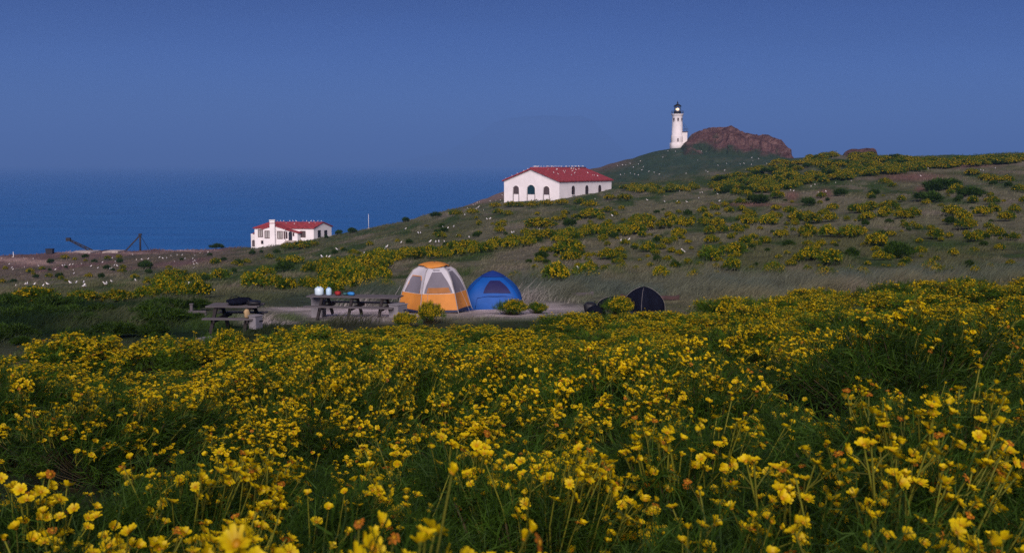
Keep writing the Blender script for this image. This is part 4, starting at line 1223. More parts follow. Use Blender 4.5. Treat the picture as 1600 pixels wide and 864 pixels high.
def make_plant(seed, lod, lean=1.0, bloom=1.0):
    rust = seed == 102
    rg = np.random.default_rng(seed)
    p = LODP[lod]
    fol, stm = NB(), NB()
    nt = p['tips']
    # branch tips over an uneven dome
    ph = rg.uniform(0, 2 * np.pi, nt); cz = rg.uniform(0.05, 1, nt) ** 0.75
    sz_ = np.sqrt(1 - cz ** 2)
    rad = rg.uniform(0.72, 1.05, nt)
    low = 1 + 0.22 * np.sin(2 * ph + rg.uniform(0, 6)) + 0.15 * np.sin(3 * ph + rg.uniform(0, 6))
    tips = np.stack([p['Rr'] * sz_ * rad * low * np.cos(ph), p['Rr'] * sz_ * rad * low * np.sin(ph), 0.10 + p['H'] * (0.22 + 0.78 * cz) * rad], 1)
    tips += WIND * lean * 0.12 * tips[:, 2:3]
    # woody branches
    if lod != 'D':
        b0 = rg.normal(0, 0.03, (nt, 3)); b0[:, 2] = -0.08
        mid = b0 * 0.45 + tips * 0.55; mid[:, 2] -= 0.06
        Pt = np.stack([b0, mid * 0.6 + b0 * 0.4, mid, tips], 1)
        stm.tubes(Pt, np.array([.014, .011, .009, .006]), np.tile(np.array((0.06, 0.05, 0.022)), (nt, 1)), 4 if lod == 'A' else 3)
    # feathery leaves
    nl = nt * p['leaves']
    ti = np.repeat(np.arange(nt), p['leaves'])
    out = unit(tips - np.array((0, 0, 0.15)))
    d = unit(out[ti] * 0.75 + rg.normal(0, 0.75, (nl, 3)) + np.array((0, 0, 0.35)) + WIND * lean * 0.35)
    ln = rg.uniform(*p['ll'], nl)
    base = tips[ti] + rg.normal(0, 0.035, (nl, 3)) - out[ti] * rg.uniform(0, 0.20, (nl, 1)) * p['Rr'] * 1.4
    curl = np.array((0, 0, 1.0)) * rg.uniform(-.5, .25, (nl, 1)) + WIND * lean * 0.4 + rg.normal(0, .2, (nl, 3))
    K = 4 if lod == 'A' else 3
    ts = np.linspace(0, 1, K)
    Pl = base[:, None, :] + d[:, None, :] * (ln[:, None, None] * ts[None, :, None]) + curl[:, None, :] * (ln[:, None, None] * 0.6 * ts[None, :, None] ** 2)
    side = unit(np.cross(d, rg.normal(0, 1, (nl, 3))))
    g = rg.uniform(0, 1, (nl, 1))
    tb = rg.uniform(0.65, 1.3, nt)[ti][:, None]
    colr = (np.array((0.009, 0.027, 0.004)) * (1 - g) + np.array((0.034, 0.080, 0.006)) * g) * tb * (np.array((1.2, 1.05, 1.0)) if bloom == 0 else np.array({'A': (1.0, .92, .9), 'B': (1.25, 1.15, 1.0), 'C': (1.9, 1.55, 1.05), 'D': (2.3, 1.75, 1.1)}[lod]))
    fol.ribbon(Pl, np.array([1, 1, .8, .3])[:K] * p['lw'] if K == 4 else np.array([1, .9, .3]) * p['lw'], side, colr)
    for sdx in range(p['side']):
        t = (sdx + 1.0) / (p['side'] + 1) * 0.85 + 0.1
        q = base + d * (ln * t)[:, None] + curl * (ln * 0.6 * t * t)[:, None]
        sd2 = unit(side * (1 if sdx % 2 else -1) + d * 0.9 + rg.normal(0, .35, (nl, 3)))
        e = q + sd2 * (ln * rg.uniform(.25, .5, nl))[:, None] + curl * (ln * 0.12)[:, None]
        fol.ribbon(np.stack([q, (q + e) / 2 + rg.normal(0, .004, (nl, 3)), e], 1), np.array([.9, .8, .3]) * p['lw'] * .8, unit(np.cross(sd2, rg.normal(0, 1, (nl, 3)))), colr * 1.15)
    # flower stalks
    fl = []
    fw = 0.75 + 0.55 * np.sin(ph + rg.uniform(0, 6.3)) * sz_ + 0.35 * np.sin(2 * ph + rg.uniform(0, 6.3))
    flowering = rg.random(nt) < p['p'] * bloom * fw * 1.25
    flowering &= cz > p['cz']
    st_p, st_r, br_p = [], [], []
    for i in np.nonzero(flowering)[0]:
        ns = rg.poisson(p['stalk'] * (0.6 + 0.8 * cz[i]))
        hub = unit(out[i] * 1.15 + np.array((0, 0, .45)) + WIND * lean * rg.uniform(.5, 1.6) + rg.normal(0, .18, 3)) if lod == 'A' else \
            unit(out[i] * 0.8 + np.array((0, 0, .9)) + WIND * lean * rg.uniform(.2, 1.1) + rg.normal(0, .15, 3))
        for _ in range(ns):
            L = rg.uniform(*p['sl'])
            dd = unit(hub + rg.normal(0, .22, 3))
            bend = WIND * lean * rg.uniform(-.1, .6) + rg.normal(0, .12, 3)
            if lod == 'A':                                 # long bare stalks that fan out from a woody fork
                b = tips[i] * 0.50 + rg.normal(0, .012, 3)
                e = tips[i] * 0.92 + unit(dd + rg.normal(0, .26, 3) + WIND * lean * rg.uniform(0, 1.3)) * L
                m1 = b + (e - b) * .33 + np.array((out[i][0], out[i][1], -.25)) * L * .12
                m2 = b + (e - b) * .68 + np.array((out[i][0], out[i][1], 0)) * L * .10 + rg.normal(0, .012, 3)
                pts = np.stack([b, m1, m2, e])
                endd = unit(e - m2 + bend * .1)
            else:
                b = tips[i] + rg.normal(0, .02 * (p['Rr'] / .42), 3) - np.array((0, 0, .05))
                pts = np.stack([b + dd * L * t + bend * L * t * t for t in (0, .33, .66, 1)])
                endd = unit(dd + bend * 1.4)
            st_p.append(pts)
            nf = rg.integers(p['fl'][0], p['fl'][1] + 1)
            for f in range(nf):
                s0 = pts[2] * .5 + pts[3] * .5 if f else pts[3]
                if f:
                    e = s0 + unit(endd + rg.normal(0, .55, 3)) * L * rg.uniform(.2, .4)
                    br_p.append(np.stack([s0, (s0 + e) / 2 + rg.normal(0, .004, 3), e]))
                else: e = s0
                fd = unit(endd * .55 + np.array((0, -.12, .45)) + WIND * lean * .5 + rg.normal(0, .38, 3))
                u = rg.random()
                u = u * (.70 if rust else 1.0) + (.30 if rust and u > .5 else 0)
                kd = 'open' if u < .42 else 'cup' if u < .74 else 'side' if u < .84 else 'bud' if u < .92 else 'spent'
                fl.append((e, fd, p['fsz'] * rg.uniform(.8, 1.15), kd, int(rg.integers(0, 3))))
    if st_p and lod != 'D':
        st_p = np.array(st_p)
        cs = np.array((0.135, 0.140, 0.014)) * rg.uniform(.6, 1.25, (len(st_p), 1))
        rs = {'A': 1.0, 'B': 1.15, 'C': 1.5}[lod]
        stm.tubes(st_p, np.array([.0052, .0044, .0036, .0026]) * rs, cs, 4 if lod == 'A' else 3)
        if br_p:
            br_p = np.array(br_p)
            stm.tubes(br_p, np.array([.0026, .0022, .002]) * rs, np.array((0.11, 0.115, 0.012)) * rg.uniform(.6, 1.25, (len(br_p), 1)), 3)
        # a few narrow leaves up the stalk
        if lod in 'AB':
            q = np.concatenate([st_p[:, 1], st_p[:, 2]]); n = len(q)
            d2 = unit(rg.normal(0, 1, (n, 3)) + np.array((.3, 0, .5)))
            l2 = rg.uniform(.04, .1, (n, 1))
            fol.ribbon(np.stack([q, q + d2 * l2 * .5, q + d2 * l2 + np.array((0, 0, -.01))], 1), np.array([1, .8, .2]) * p['lw'] * 1.1, unit(np.cross(d2, rg.normal(0, 1, (n, 3)))), np.tile(np.array((.05, .085, .012)), (n, 1)))
    return fol, stm, fl

def blossoms_nb(fl, lod):
    b = NB()
    for (e, fd, s, kd, v) in fl:
        V, T, C = FT[lod][kd][v]
        b.add(V * s @ frame_to(fd).T + e, T, C)
    return b

PROTO = {}
def protos(lod, n, seed, bloom=1.0, key=None):
    L = []
    for i in range(n):
        fol, stm, fl = make_plant(seed + i, lod, 1.0, bloom)
        d = {'fol': fol.mesh('foliage', M_LEAF), 'fl': fl, 'nb': (fol, stm), 'top': float(np.percentile([f[0][2] for f in fl], 92)) if fl else 0.7}
        if stm.V: d['stm'] = stm.mesh('stems', M_STEM, True)
        if fl:
            bl = blossoms_nb(fl, lod)
            d['blo'] = bl.mesh('blossoms', M_PETAL, lod in 'AB'); d['bnb'] = bl
        L.append(d)
    PROTO[key or lod] = L
BL = {'A': [1.3, 1.15, 1.4, 1.2, .30, .12, .45, .2], 'B': [1.4, 1.5, 1.2, 1.4, .45, .12, .7, .3], 'C': [1.5, 1.2, .5, 1.6, 1.0, 1.4], 'D': [1.2] * 6}
def protos_varied(lod, seed):
    L = []
    for i, bl in enumerate(BL[lod]):
        protos(lod, 1, seed + i, bl, 'tmp'); L += PROTO.pop('tmp')
    PROTO[lod] = L
for _l, _s in (('A', 100), ('B', 200), ('C', 300), ('D', 400)): protos_varied(_l, _s)
protos('D', 3, 450, 0.0, 'G')        # green bushes without bloom
FLM = {k: [(lambda V, T, C: (lambda b: (b.add(V, T, C), b.mesh('flower', M_PETAL, True))[1])(NB()))(*v) for v in FT['A'][k]] for k in FT['A']}

def place_plant(lod, vi, loc, rz, sc, label, group, flowers_as_parts=False, fs=1.0, name='flowering_shrub', cat='shrub'):
    d = PROTO[lod][vi % len(PROTO[lod])]
    root = empty(name, loc, rz, label, cat, group)
    root.scale = sc
    link_mesh('foliage', d['fol'], root)
    if 'stm' in d: link_mesh('stems', d['stm'], root)
    if flowers_as_parts and d['fl']:
        for k, (e, fd, s, kd, v) in enumerate(d['fl']):
            if k >= 100: break
            o = link_mesh('flower', FLM[kd][v], root)
            Mx = Matrix([list(r) + [0] for r in (frame_to(fd) * s * fs).tolist()] + [[0, 0, 0, 1]])
            o.matrix_local = Matrix.Translation(Vector(e.tolist())) @ Matrix.Diagonal((1, 1, sc[0] / sc[2], 1)) @ Mx
        if len(d['fl']) > 100:
            if 'rest' not in d: d['rest'] = blossoms_nb(d['fl'][100:], lod).mesh('blossoms', M_PETAL, True)
            r_ = link_mesh('blossoms', d['rest'], root); r_['kind'] = 'stuff'
    elif 'blo' in d: link_mesh('blossoms', d['blo'], root)
    return root

plants = []          # (size in view, lod, vi, loc, rz, scale, zone)
# nearest bushes, set by hand: pixel of the centre, row of the flower tops, distance, width factor, label
NEAR = [
    (610, 772, 1.95, 0.75, 'bush of big yellow flowers at the bottom edge, left of the centre clump'),
    (800, 785, 2.0, 0.65, 'small clump of big yellow flowers at the bottom edge, centre'),
    (150, 720, 3.1, 1.0, 'wide yellow-flowered bush filling the bottom left corner'),
    (360, 715, 3.3, 0.95, 'yellow-flowered bush whose blossoms trail down right of the bottom left corner'),
    (60, 655, 4.2, 1.05, 'yellow-flowered bush at the left edge above the corner bush'),
    (300, 645, 4.7, 1.0, 'leafy bush with yellow tops behind the bottom left bushes'),
    (520, 690, 4.4, 0.95, 'dark green feathery bush with few flowers left of the leggy stalks'),
    (740, 592, 5.1, 1.1, 'tall leggy bush with long bare yellow-green stalks at centre front'),
    (860, 640, 4.4, 0.9, 'bush leaning right with blossoms hanging down to the dark gap'),
    (1110, 585, 5.2, 1.1, 'bright bush with a row of blossoms right of centre'),
    (1250, 650, 3.7, 1.05, 'large bush with orange spent blossoms at right front'),
    (1420, 640, 3.5, 1.05, 'tall bush mixing yellow and orange blossoms at right front'),
    (1500, 525, 4.4, 1.15, 'tall bush against the right edge with flowers standing highest'),
    (1570, 770, 2.5, 0.9, 'blurred yellow-flowered bush in the bottom right corner'),
    (1370, 770, 2.8, 0.85, 'bush with scattered single blossoms at the bottom edge, right'),
    (1080, 760, 3.3, 0.8, 'sparse low bush with few blossoms at the bottom edge, right of the dark gap'),
]
for i, (px, pt, D, wf, lab) in enumerate(NEAR):
    g = ground(px, D)
    h = max(P(px, pt, D).z - g.z, 0.6)
    vi = 6 if 'few flowers' in lab else 4 if 'sparse' in lab or 'scattered' in lab else 2 if 'orange' in lab else (0, 1, 3)[i % 3]
    wf *= 1.12
    plants.append((9.0, 'A', vi, g, rng.uniform(-.4, .4), (wf, wf, min(0.87 * h / PROTO['A'][vi]['top'], 1.15 if D > 2.2 else 1.6)), ('N', lab)))

taken = [(p[3].x, p[3].y, 0.42) for p in plants]
def edge_depth(px):
    return float(np.interp(px, [-200, 0, 120, 200, 310, 345, 420, 520, 600, 660, 720, 800, 900, 1000, 1060, 1200, 1600, 1900], [22, 22.5, 23.5, 25, 24.2, 25.0, 27, 29.5, 31.5, 32, 30.5, 30.5, 32, 33.5, 34.5, 36.5, 39, 39]))
def scatter(d0, d1, rad, tries, lod, hs):
    pr = np.random.default_rng(int(d0 * 10))
    for _ in range(tries):
        D = math.sqrt(pr.uniform(d0 * d0, d1 * d1)); px = pr.uniform(-90, 1690)
        if D > edge_depth(px): continue
        x = (px - 800) / F * D
        rr_ = rad * pr.uniform(.85, 1.2)
        if any((x - a) ** 2 + (D - b) ** 2 < (0.5 * (rr_ + c) * (1.58 if d0 < 15 else 1.56)) ** 2 for a, b, c in taken): continue
        n_ = fbm(np.array(x * .35 + 3), np.array(D * .35), 3)
        if D < 16 and fbm(np.array(x * .55 + 13), np.array(D * .4 + 77), 3) < .36: continue
        taken.append((x, D, rr_))
        g = Vector((x, D, float(hz(x, D)) - 0.03))
        hsc = hs * pr.uniform(.85, 1.15) * min(1.2, max(.5, 0.12 + 1.72 * float(n_)))
        k = rr_ / LODP[lod]['Rr'] * 0.95
        vi = int(pr.integers(0, 24))
        if lod in 'AB':
            bn = fbm(np.array(x * .42 + 31), np.array(D * .30 + 8), 3)
            vi = int(pr.integers(0, 4)) + (0 if bn + pr.uniform(-.06, .06) > (.50 if lod == 'A' else .41) else 4)
        plants.append((rr_ / D * 40, lod, vi, g, pr.uniform(-.5, .5) + 0.0, (k, k, hsc), ('F', px)))
scatter(3.6, 7.2, 0.56, 900, 'A', 0.84)
scatter(7.2, 18, 0.88, 2600, 'B', 0.88)
scatter(18, 40, 1.2, 4000, 'C', 0.66)

# hillside shrubs, located where they stand on the slope
HS = []
def zl(ox, oy, k, items):
    for it in items: HS.append((ox + it[0] / k, oy + it[1] / k, it[2] / k, it[3] if len(it) > 3 else 'y'))
zl(1000, 230, 2.667, [(35,438,60),(70,400,40,'g'),(108,408,45),(160,372,50),(285,402,45),(440,410,55),(468,385,35),(523,403,45),(580,378,45),(400,450,75),(290,475,90),(85,545,70),(140,505,35),(228,555,55),(230,530,30),(385,513,75),(560,535,80),(775,550,70),(700,475,80),(660,478,50),(795,495,100),(740,470,60),(990,415,100),(1080,465,110,'d'),(1000,472,55),(1110,487,40),(1305,455,45),(1235,385,65),(1210,345,30),(1355,345,70),(1410,377,45),(1390,397,60),(1485,375,60),(1557,390,45),(1210,527,75),(940,543,40),(1370,500,40,'g'),(700,372,75),(780,375,70),(870,378,80),(910,370,60),(655,310,70),(720,320,80),(790,312,60),(530,325,80),(450,328,65),(220,315,35),(135,310,35),(30,318,70),(450,283,35),(370,277,40),(565,265,35),(625,280,45),(900,275,60),(930,272,50),(960,265,60),(1045,260,60),(1140,295,60),(1090,300,60),(1020,290,60),(945,308,55),(1300,290,80),(1420,290,60),(1470,280,60),(1525,310,60),(1560,275,50),(1350,310,60),(345,360,50),(290,365,50),(325,335,60),(270,330,50),(400,350,45),(180,335,70),(100,340,70),(30,345,70),(1020,155,40),(1050,170,30),(1315,185,45),(1470,150,60),(1380,120,60),(1440,140,60),(1530,150,50),(1580,190,50),(1385,235,45),(1470,240,50),(1600,235,40),(1260,175,130,'g'),(1380,210,100,'g'),(1200,230,110,'g'),(1230,185,70,'g'),(570,215,60),(415,240,40),(490,235,90,'g'),(800,265,40),(835,205,50,'g'),(700,245,60,'g'),(975,205,40,'g'),(1290,325,50,'g'),(620,420,45,'g'),(880,462,60,'g'),(570,300,40),(1060,420,40,'g')])
zl(500, 280, 3.2, [(90,490,110),(60,540,130),(180,520,150),(300,450,70),(310,510,100),(210,560,120),(330,565,90),(1100,248,140),(1360,195,130),(1250,240,70,'g'),(1180,508,140),(1330,505,110),(1065,508,45),(1240,375,160),(1250,420,100),(1440,402,75),(1350,452,60),(980,520,80),(1110,402,60,'g'),(640,400,50),(900,270,50),(780,292,40,'g'),(605,302,50),(165,378,40),(1000,140,50),(1135,133,60),(880,145,60),(890,178,50),(960,142,60),(1060,140,60),(760,178,60),(680,185,60),(580,192,50,'g'),(1350,142,70),(1520,110,80),(1445,105,60),(95,272,30,'g'),(160,267,40,'g'),(1590,210,50),(1560,220,40),(430,215,40,'g'),(1300,125,60),(1210,130,60),(940,185,40)])
zl(0, 380, 4.8, [(260,465,330),(150,462,150),(350,462,150),(620,448,230),(890,440,220),(1080,430,150),(1290,312,190),(1230,312,90),(1450,305,90),(1540,295,80,'g'),(1250,405,250),(1370,410,160),(1500,410,180),(1110,322,90),(15,302,50),(1090,192,90,'g'),(40,460,50),(760,440,60),(1180,420,120)])
zl(60, 320, 3.2, [(680,390,150),(630,390,80),(780,388,60),(910,378,90),(830,384,60),(1050,385,70),(1130,365,90),(1080,425,130),(1180,420,100),(1250,435,100),(1350,425,90),(1230,335,90,'g'),(1270,300,80),(1360,345,80),(1500,355,110),(1440,368,90),(1560,330,100),(1310,222,110),(1250,225,70),(1370,212,60),(885,302,50),(1500,150,30,'g'),(1570,143,40,'g'),(540,318,70,'g'),(890,203,60,'g'),(1440,170,22,'g'),(1000,300,40,'g')])
hr = np.random.default_rng(77)
for _ in range(46):                                   # dark scrub left of the tables
    x = hr.uniform(-20, 315); y = hr.uniform(474, 505 + (30 if x < 250 else 0))
    HS.append((x, y + 4, hr.uniform(22, 55), 'g'))
# the long hedge-like row across the slope
for t in np.linspace(0, 1, 62):
    x = 500 + 500 * t
    y = np.interp(x, [500, 594, 687, 781, 875, 1000], [421, 408, 400, 389, 375, 362])
    HS.append((x + hr.uniform(-4, 4), y + hr.uniform(-6, 5), hr.uniform(17, 27), 'y'))
# lower thicket left of the orange tent
for _ in range(26):
    x = hr.uniform(505, 612); y = np.interp(x, [500, 612], [452, 420]) + hr.uniform(-22, 12)
    HS.append((x, y, hr.uniform(20, 34), 'y'))
# dense yellow band high on the right
for _ in range(330):
    zx = hr.uniform(300, 1600); 
    lo = np.interp(zx, [300, 640, 900, 1000, 1300, 1600], [140, 50, 18, 40, 60, 42]); hi = np.interp(zx, [300, 420, 700, 1000, 1330, 1600], [180, 205, 160, 115, 82, 62])
    y = hr.uniform(lo, hi)
    HS.append((1000 + zx / 2.667, 230 + y / 2.667 + 2, hr.uniform(12, 24), 'y' if hr.random() < .85 else 'g'))
for _ in range(36):
    HS.append((1000 + hr.uniform(-80, 240) / 2.667, 230 + hr.uniform(165, 195) / 2.667 + 1, hr.uniform(10, 18), 'y'))
# thin scatter over the whole slope
for _ in range(330):
    x = hr.uniform(820, 1600); y = hr.uniform(np.interp(x, [820, 1600], [335, 285]), 428)
    HS.append((x, y, hr.uniform(5, 15), 'y' if hr.random() < .8 else 'g'))
for _ in range(80):
    x = hr.uniform(0, 800); y = hr.uniform(np.interp(x, [0, 400, 800], [408, 395, 335]), np.interp(x, [0, 400, 800], [445, 430, 372]))
    HS.append((x, y, hr.uniform(6, 12), 'y' if hr.random() < .65 else 'g'))
for (x, y, w, kd) in HS:
    g = hit(x, y)
    if g.y < 23.5 or (g.y < 36 and y < 470): continue
    r_ = w / 2 * g.y / F * 1.08
    lod = 'D' if kd == 'y' else 'G'
    k = r_ / 0.88
    plants.append((r_ / g.y * 40, lod, int(hr.integers(0, 6)), g - Vector((0, 0, 0.05 * k)), hr.uniform(-3, 3), (k, k, (k * 0.8 if y > 470 else min(k * 1.35, 0.85 + 0.38 * k))), (kd, x, y)))
# bushes round the camp
for (px, pt, D, r_, h) in ((672, 476, 36.0, .40, .72), (634, 492, 34.6, .4, .45), (800, 481, 39.0, .55, .55), (838, 486, 39.5, .4, .4), (352, 518, 25.2, .55, .72), (965, 468, 38.5, .55, .65)):
    g = ground(px, D)
    plants.append((r_ / D * 40, 'C', random.randint(0, 5), g, random.uniform(-.5, .5), (r_ / 1.15, r_ / 1.15, h / .9), ('C', px)))

def zone(pl):
    z = pl[6]
    if z[0] == 'F':
        px = z[1]; D = pl[3].y
        side = 'left' if px < 420 else 'middle' if px < 1000 else 'right'
        dist = 'front' if D < 6.8 else 'mid' if D < 17 else 'far'
        L = {('left', 'front'): 'flowering bush behind the corner bushes at lower left', ('middle', 'front'): 'flowering bush around the leggy central bush in the foreground',
             ('right', 'front'): 'flowering bush among the tall orange-mixed bushes at right front',
             ('left', 'mid'): 'small-flowered bush in the left middle of the flower field', ('middle', 'mid'): 'small-flowered bush in the flower field between leggy bush and tents',
             ('right', 'mid'): 'small-flowered bush in the right middle of the flower field',
             ('left', 'far'): 'rounded yellow mound at the far left edge of the flower field', ('middle', 'far'): 'low yellow mound just in front of the tents and tables',
             ('right', 'far'): 'yellow mound at the far right edge of the flower field'}[(side, dist)]
        return L, 'bushes: ' + L
    if z[0] == 'C': return 'yellow bush growing beside the trodden tent site', 'bushes beside the tent site'
    kd, x, y = z
    if kd == 'g' and y > 470: return 'low dark green bush in the grass left of the picnic tables', 'dark scrub left of the tables'
    if kd != 'y':
        c = 'dark brown withered bush on the right grassy slope' if kd == 'd' else 'dark green flowerless bush on the grassy slope' if x > 620 else 'dark green flowerless bush on the slope near the house'
        return c, 'flowerless bushes: ' + ('right' if x > 620 else 'left')
    if x < 320 and y > 425: return 'broad yellow mound in the row behind the dark grass at left', 'yellow mounds in the left row'
    if x < 640 and y > 390: return 'yellow bush in the thicket between house and orange tent', 'thicket bushes left of the orange tent'
    if x < 560: return 'yellow bush on the slope below the white house', 'yellow bushes below the white house'
    if y < 345 and x < 980: return 'yellow bush on the slope in front of the large white building', 'yellow bushes in front of the large building'
    if 560 <= x <= 1005 and y < 430: return 'yellow bush in the long row crossing the slope above the tents', 'bushes of the long row'
    if y < 300: return 'yellow bush in the dense band high on the right hill', 'bushes of the high yellow band'
    if y < 350: return 'yellow bush on the upper right slope below the dense band', 'upper right slope bushes'
    return 'rounded single yellow bush on the open slope right of the blue tent', 'single bushes on the open slope'

plants.sort(key=lambda p: -p[0])
N_THINGS = 296
rest = {'y': NB(), 'l': NB()}
for n, pl in enumerate(plants):
    sz_, lod, vi, loc, rz, sc, z = pl
    if n < N_THINGS:
        if z[0] == 'N': place_plant(lod, vi, loc, rz, sc, z[1], 'nearest flowering bushes', True, 1.5 if loc.y < 2.1 else 1.25 if loc.y < 3.4 else 1.1)
        else:
            lab, grp = zone(pl)
            green = lod == 'G'
            place_plant(lod, vi, loc, rz, sc, lab, grp, False, 1.0, 'green_shrub' if green else 'flowering_shrub', 'shrub')
    else:
        d = PROTO[lod][vi % len(PROTO[lod])]
        ca, sa = math.cos(rz), math.sin(rz)
        Rm = np.array(((ca, -sa, 0), (sa, ca, 0), (0, 0, 1)))
        S_ = np.array(tuple(sc)); L_ = np.array(tuple(loc))
        if 'bnb' in d:
            V, T, C = d['bnb'].arrays()
            far = loc.y > 150
            rest['y'].add((V * S_) @ Rm.T + L_, T, C)
        V, T, C = d['nb'][0].arrays()
        rest['l'].add((V * S_) @ Rm.T + L_, T, C)
# the remaining far shrubs as one object
def join_nb(a, b, ma, mb_, name):
    Va, Ta, Ca = a.arrays(); Vb, Tb, Cb = b.arrays()
    nb = NB(); nb.add(Va, Ta, Ca); nb.add(Vb, Tb, Cb)
    me = nb.mesh(name, ma); me.materials.append(mb_)
    me.polygons.foreach_set('material_index', np.concatenate([np.zeros(len(Ta), np.int32), np.ones(len(Tb), np.int32)]))
    return link_mesh(name, me)
if rest['y'].V:
    tag(join_nb(rest['l'], rest['y'], M_LEAF, M_PETAL, 'flowering_shrubs'), 'countless small far yellow and green bushes over the hillside', 'shrubs', kind='stuff')

# ------------------------------------------------------------------ grass
def grass(name, label, n, d0, d1, hgt, wid, seed, keep, tint=1.0, px0=-150, px1=1750):
    gr = np.random.default_rng(seed)
    u = gr.random(n)
    D = np.exp(np.log(d0) + (np.log(d1) - np.log(d0)) * u)
    px = gr.uniform(px0, px1, n)
    x = (px - 800) / F * D
    # gather in tufts
    x = x + gr.normal(0, .08, n)
    z = hz(x, D)
    ppx, ppy = proj(x, D, z)
    m = keep(ppx, ppy, D, fbm(x * .22, D * .09, 3), gr.random(n))
    x, D, z = x[m], D[m], z[m]
    k = len(x)
    s = (0.15 + 1.7 * sstep(.3, .7, fbm(x * .55 + 40, D * .22, 4))) * gr.uniform(.6, 1.3, k)
    h = hgt * s * np.interp(D, [d0, d1], [1, 1.15])
    w = wid * np.interp(D, [d0, d1], [1, d1 / d0 * .55]) * gr.uniform(.7, 1.3, k)
    dirv = unit(np.stack([gr.normal(.35, .35, k), gr.normal(0, .3, k), np.ones(k)], 1))
    b = np.stack([x, D, z - .04], 1)
    P1 = b + dirv * (h * .55)[:, None]
    P2 = b + (dirv + np.array((.3, 0, -.12))) * h[:, None]
    side = unit(np.stack([np.ones(k), gr.normal(0, .5, k), np.zeros(k)], 1))
    c = surf_col(x, D, z) * gr.uniform(.7, 1.5, (k, 1)) * tint
    nb = NB(); nb.ribbon(np.stack([b, P1, P2], 1), np.stack([w, w * .8, w * .12], 1), side, c)
    o = link_mesh(name, nb.mesh(name, M_GRASS))
    return tag(o, label, 'grass', kind='stuff')
def kp_hill(px, py, D, n, r):
    path = np.maximum.reduce([blob(px, py, 800, 484, 125, 14), blob(px, py, 560, 490, 125, 13)])
    return (r < (0.35 + 0.9 * n)) & ~((path > .4) & (D < 47)) & (D > np.interp(px, [-200, 120, 310, 420, 600, 1000, 1600], [22.5, 23.5, 26.5, 32, 36, 37.5, 39.5]))
grass('hillside_grass', 'dry brown and green grass over the hillside', 330000, 24, 300, 0.26, 0.016, 21, kp_hill, 1.05)
def kp_sage(px, py, D, n, r):
    return (px > 560) & (r < .5 + n) & (D > np.interp(px, [560, 900, 1000, 1600], [46.5, 46.5, 44, 45]))
grass('tall_grass', 'long grey green grass behind the tents', 60000, 44, 62, 0.50, 0.018, 22, kp_sage, 1.1, 540, 1700)

# ------------------------------------------------------------------ gulls
def gull_mesh():
    sp = [(-.31, .155, .006, .014), (-.25, .165, .022, .04), (-.13, .19, .075, .08), (0, .225, .10, .105), (.09, .27, .088, .092), (.135, .335, .056, .055), (.155, .385, .044, .044), (.185, .418, .046, .05), (.225, .418, .036, .036), (.262, .408, .014, .014), (.315, .392, .004, .005)]
    n = 10
    V, T, C = [], [], []
    for i, (x, z, rz_, ry) in enumerate(sp):
        a, b = sp[max(i - 1, 0)], sp[min(i + 1, len(sp) - 1)]
        d = Vector((b[0] - a[0], 0, b[1] - a[1])).normalized(); up = Vector((-d.z, 0, d.x))
        for k in range(n):
            t = 2 * math.pi * k / n
            p = Vector((x, 0, z)) + up * (rz_ * math.sin(t)) + Vector((0, 1, 0)) * (ry * math.cos(t))
            V.append(tuple(p))
            c = (0.80, 0.78, 0.77)
            if x < .05 and math.sin(t) > .35: c = (0.33, 0.34, 0.37)
            if x < -.24: c = (0.06, 0.06, 0.07) if math.sin(t) > 0 else (.7, .7, .7)
            if x > .25: c = (0.60, 0.38, 0.04)
            C.append(c)
    for i in range(len(sp) - 1):
        for k in range(n):
            a = i * n + k; b = i * n + (k + 1) % n
            T += [(a, b, b + n), (a, b + n, a + n)]
    nb = NB(); nb.add(V, T, np.array(C))
    lg = np.array([[(0.02, s * .045, .14), (0.03, s * .045, .06), (0.02, s * .045, 0.0)] for s in (-1, 1)])
    nb.tubes(lg, .009, np.tile(np.array((.5, .25, .2)), (2, 1)), 4)
    ft = np.array([[(0.0, s * .045, .006), (0.07, s * .045 , .004)] for s in (-1, 1)])
    nb.ribbon(ft, np.array((.015, .06)), np.tile(np.array((0, 1.0, 0)), (2, 1)), np.tile(np.array((.5, .25, .2)), (2, 1)))
    return nb.mesh('gull', plant_mat('gull plumage', 0.0, 0.7, 0.2, 0.06), True)
GM = gull_mesh()
gr = np.random.default_rng(91)
n_gull = 0
def gull(p, label, group=None, s=1.0):
    global n_gull
    o = link_mesh('gull', GM, None, p)
    o.rotation_euler = (0, 0, gr.uniform(0, 6.28)); o.scale = (s * 0.78,) * 3
    tag(o, label, 'gull', group); n_gull += 1
def gulls_at(ox, oy, k, pts, label, group, s=1.05):
    for (x, y) in pts: gull(hit(ox + x / k, oy + y / k), label, group, s * gr.uniform(.9, 1.12))
LL = 'white gull standing on the open ground near the left cliff'
gulls_at(0, 380, 4.8, [(190,315),(205,318),(260,320),(325,330),(357,318),(120,330),(527,308),(572,308),(627,335),(640,335),(628,305),(788,318),(803,312),(838,300),(1020,292),(430,262),(415,205),(457,245),(551,212),(553,235),(470,175),(485,172),(523,172),(545,165),(612,162),(700,150),(768,152),(865,145),(880,178),(858,172),(895,150),(928,145),(825,205),(838,198),(733,195),(682,180),(1022,132),(1065,130),(1112,125),(1195,115),(1222,120),(1250,120),(1365,97),(1388,125),(1445,125),(1463,140),(1478,160),(1448,148),(1453,195),(1462,100),(1310,148),(68,165),(88,190),(97,207),(290,175),(184,185),(383,155),(249,125),(475,120),(180,118),(842,118),(995,92),(1500,80),(1560,75),(1572,245),(1455,165),(15,120),(1330,95),(1285,100)], LL, 'gulls on the left ground', .9)
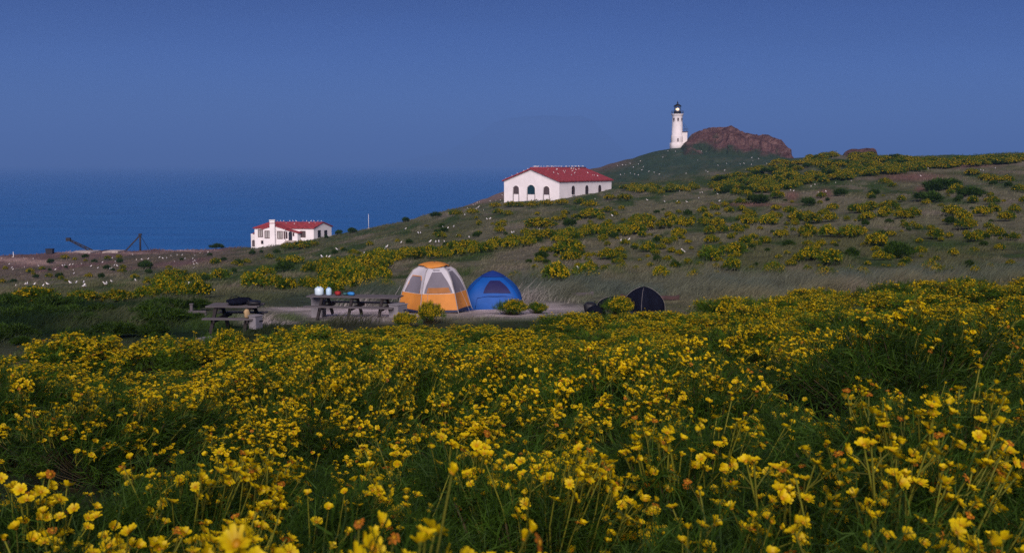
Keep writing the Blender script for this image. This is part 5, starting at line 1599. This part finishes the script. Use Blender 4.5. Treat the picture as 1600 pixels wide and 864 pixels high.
gulls_at(500, 280, 3.2, [(85,358),(213,388),(228,382),(248,380),(10,395),(30,397),(45,395),(333,345),(405,325),(550,320),(578,322),(595,322),(622,320),(687,292),(746,298),(615,248),(637,252),(668,245),(428,252),(492,275),(503,275),(725,185),(755,172),(780,152),(790,148),(835,205),(850,204),(960,275),(970,272),(1097,262),(1462,190),(1375,105)], 'white gull on the middle slope below the large white building', 'gulls on the middle slope')
gull(hit(599, 394), 'larger white gull above the yellow row, over the orange tent', None, 1.2)
gull(hit(292, 449), 'gull standing on the yellow bush row left of the water jugs', None, 1.15)
gull(hit(1067.5, 397), 'lone large white gull on the grass above the black tent', None, 1.25)
gull(hit(905, 424), 'single gull beside bushes right of the blue tent', None, 1.0)
gulls_at(500, 280, 3.2, [(1505,318),(1525,318),(1540,315)], 'gull of the close trio on the slope above the black tent', 'gull trio above the black tent')
gulls_at(1000, 230, 2.667, [(30,225),(103,232),(165,188),(187,182),(245,218),(250,195),(260,193),(195,232),(324,200),(330,230),(187,272),(236,268),(153,232),(470,205),(518,192),(565,160),(568,185),(627,186),(640,187),(745,195),(775,190),(712,168),(730,160),(815,152),(880,145),(669,165),(1200,95),(1193,65),(1170,125),(1480,92),(1430,103),(1420,102),(905,92),(945,103),(830,105),(770,102),(795,75),(1080,65),(735,80),(550,185),(405,185)], 'white gull on the upper right slope', 'gulls on the upper right slope', .9)
for _ in range(42):
    x = gr.uniform(955, 1235); y = gr.uniform(np.interp(x, [955, 1050, 1100, 1235], [262, 234, 238, 254]), np.interp(x, [955, 1235], [292, 262]))
    gull(hit(x, y), 'tiny white gull on the dark slope under the lighthouse', 'gulls under the lighthouse', gr.uniform(.9, 1.15))
for _ in range(16):
    x = gr.uniform(725, 788); y = np.interp(x, [715, 790], [327, 297]) + gr.uniform(2, 20)
    gull(hit(x, y), 'tiny white gull on the brown cliff side left of the large building', 'gulls on the brown cliff side', .9)
for t in np.concatenate([gr.uniform(0.02, .98, 44)]):
    gull(B_RIDGE(t), 'gull perched in the line along the large building\'s roof ridge', 'gulls on the large roof ridge', gr.uniform(.9, 1.1))
for _ in range(24):
    gull(B_SLOPE(gr.uniform(.12, .98), gr.uniform(.08, .85)), 'gull resting on the red roof slope of the large building', 'gulls on the large red roof slope', gr.uniform(.9, 1.1))
for u in (.12, .28, .5, .7, .93):
    gull(B_RAKE(u), 'gull on the gable edge of the large building', 'gulls on the gable edge', .9)
for t in (.02, .09, .16, .22, .3, .37, .5, .56, .62, .74, .80, .86, .93, .98):
    gull(H_RIDGE(t), 'gull perched along the small house\'s roof ridge', 'gulls on the house ridge', .95)
for t, u in ((.2, .3), (.45, .5), (.62, .4), (.9, .4), (.08, .35)):
    gull(H_SLOPE(t, u), 'gull resting on the small house\'s red roof slope', 'gulls on the house roof slope', .9)
print('gulls', n_gull, 'plants', len(plants))
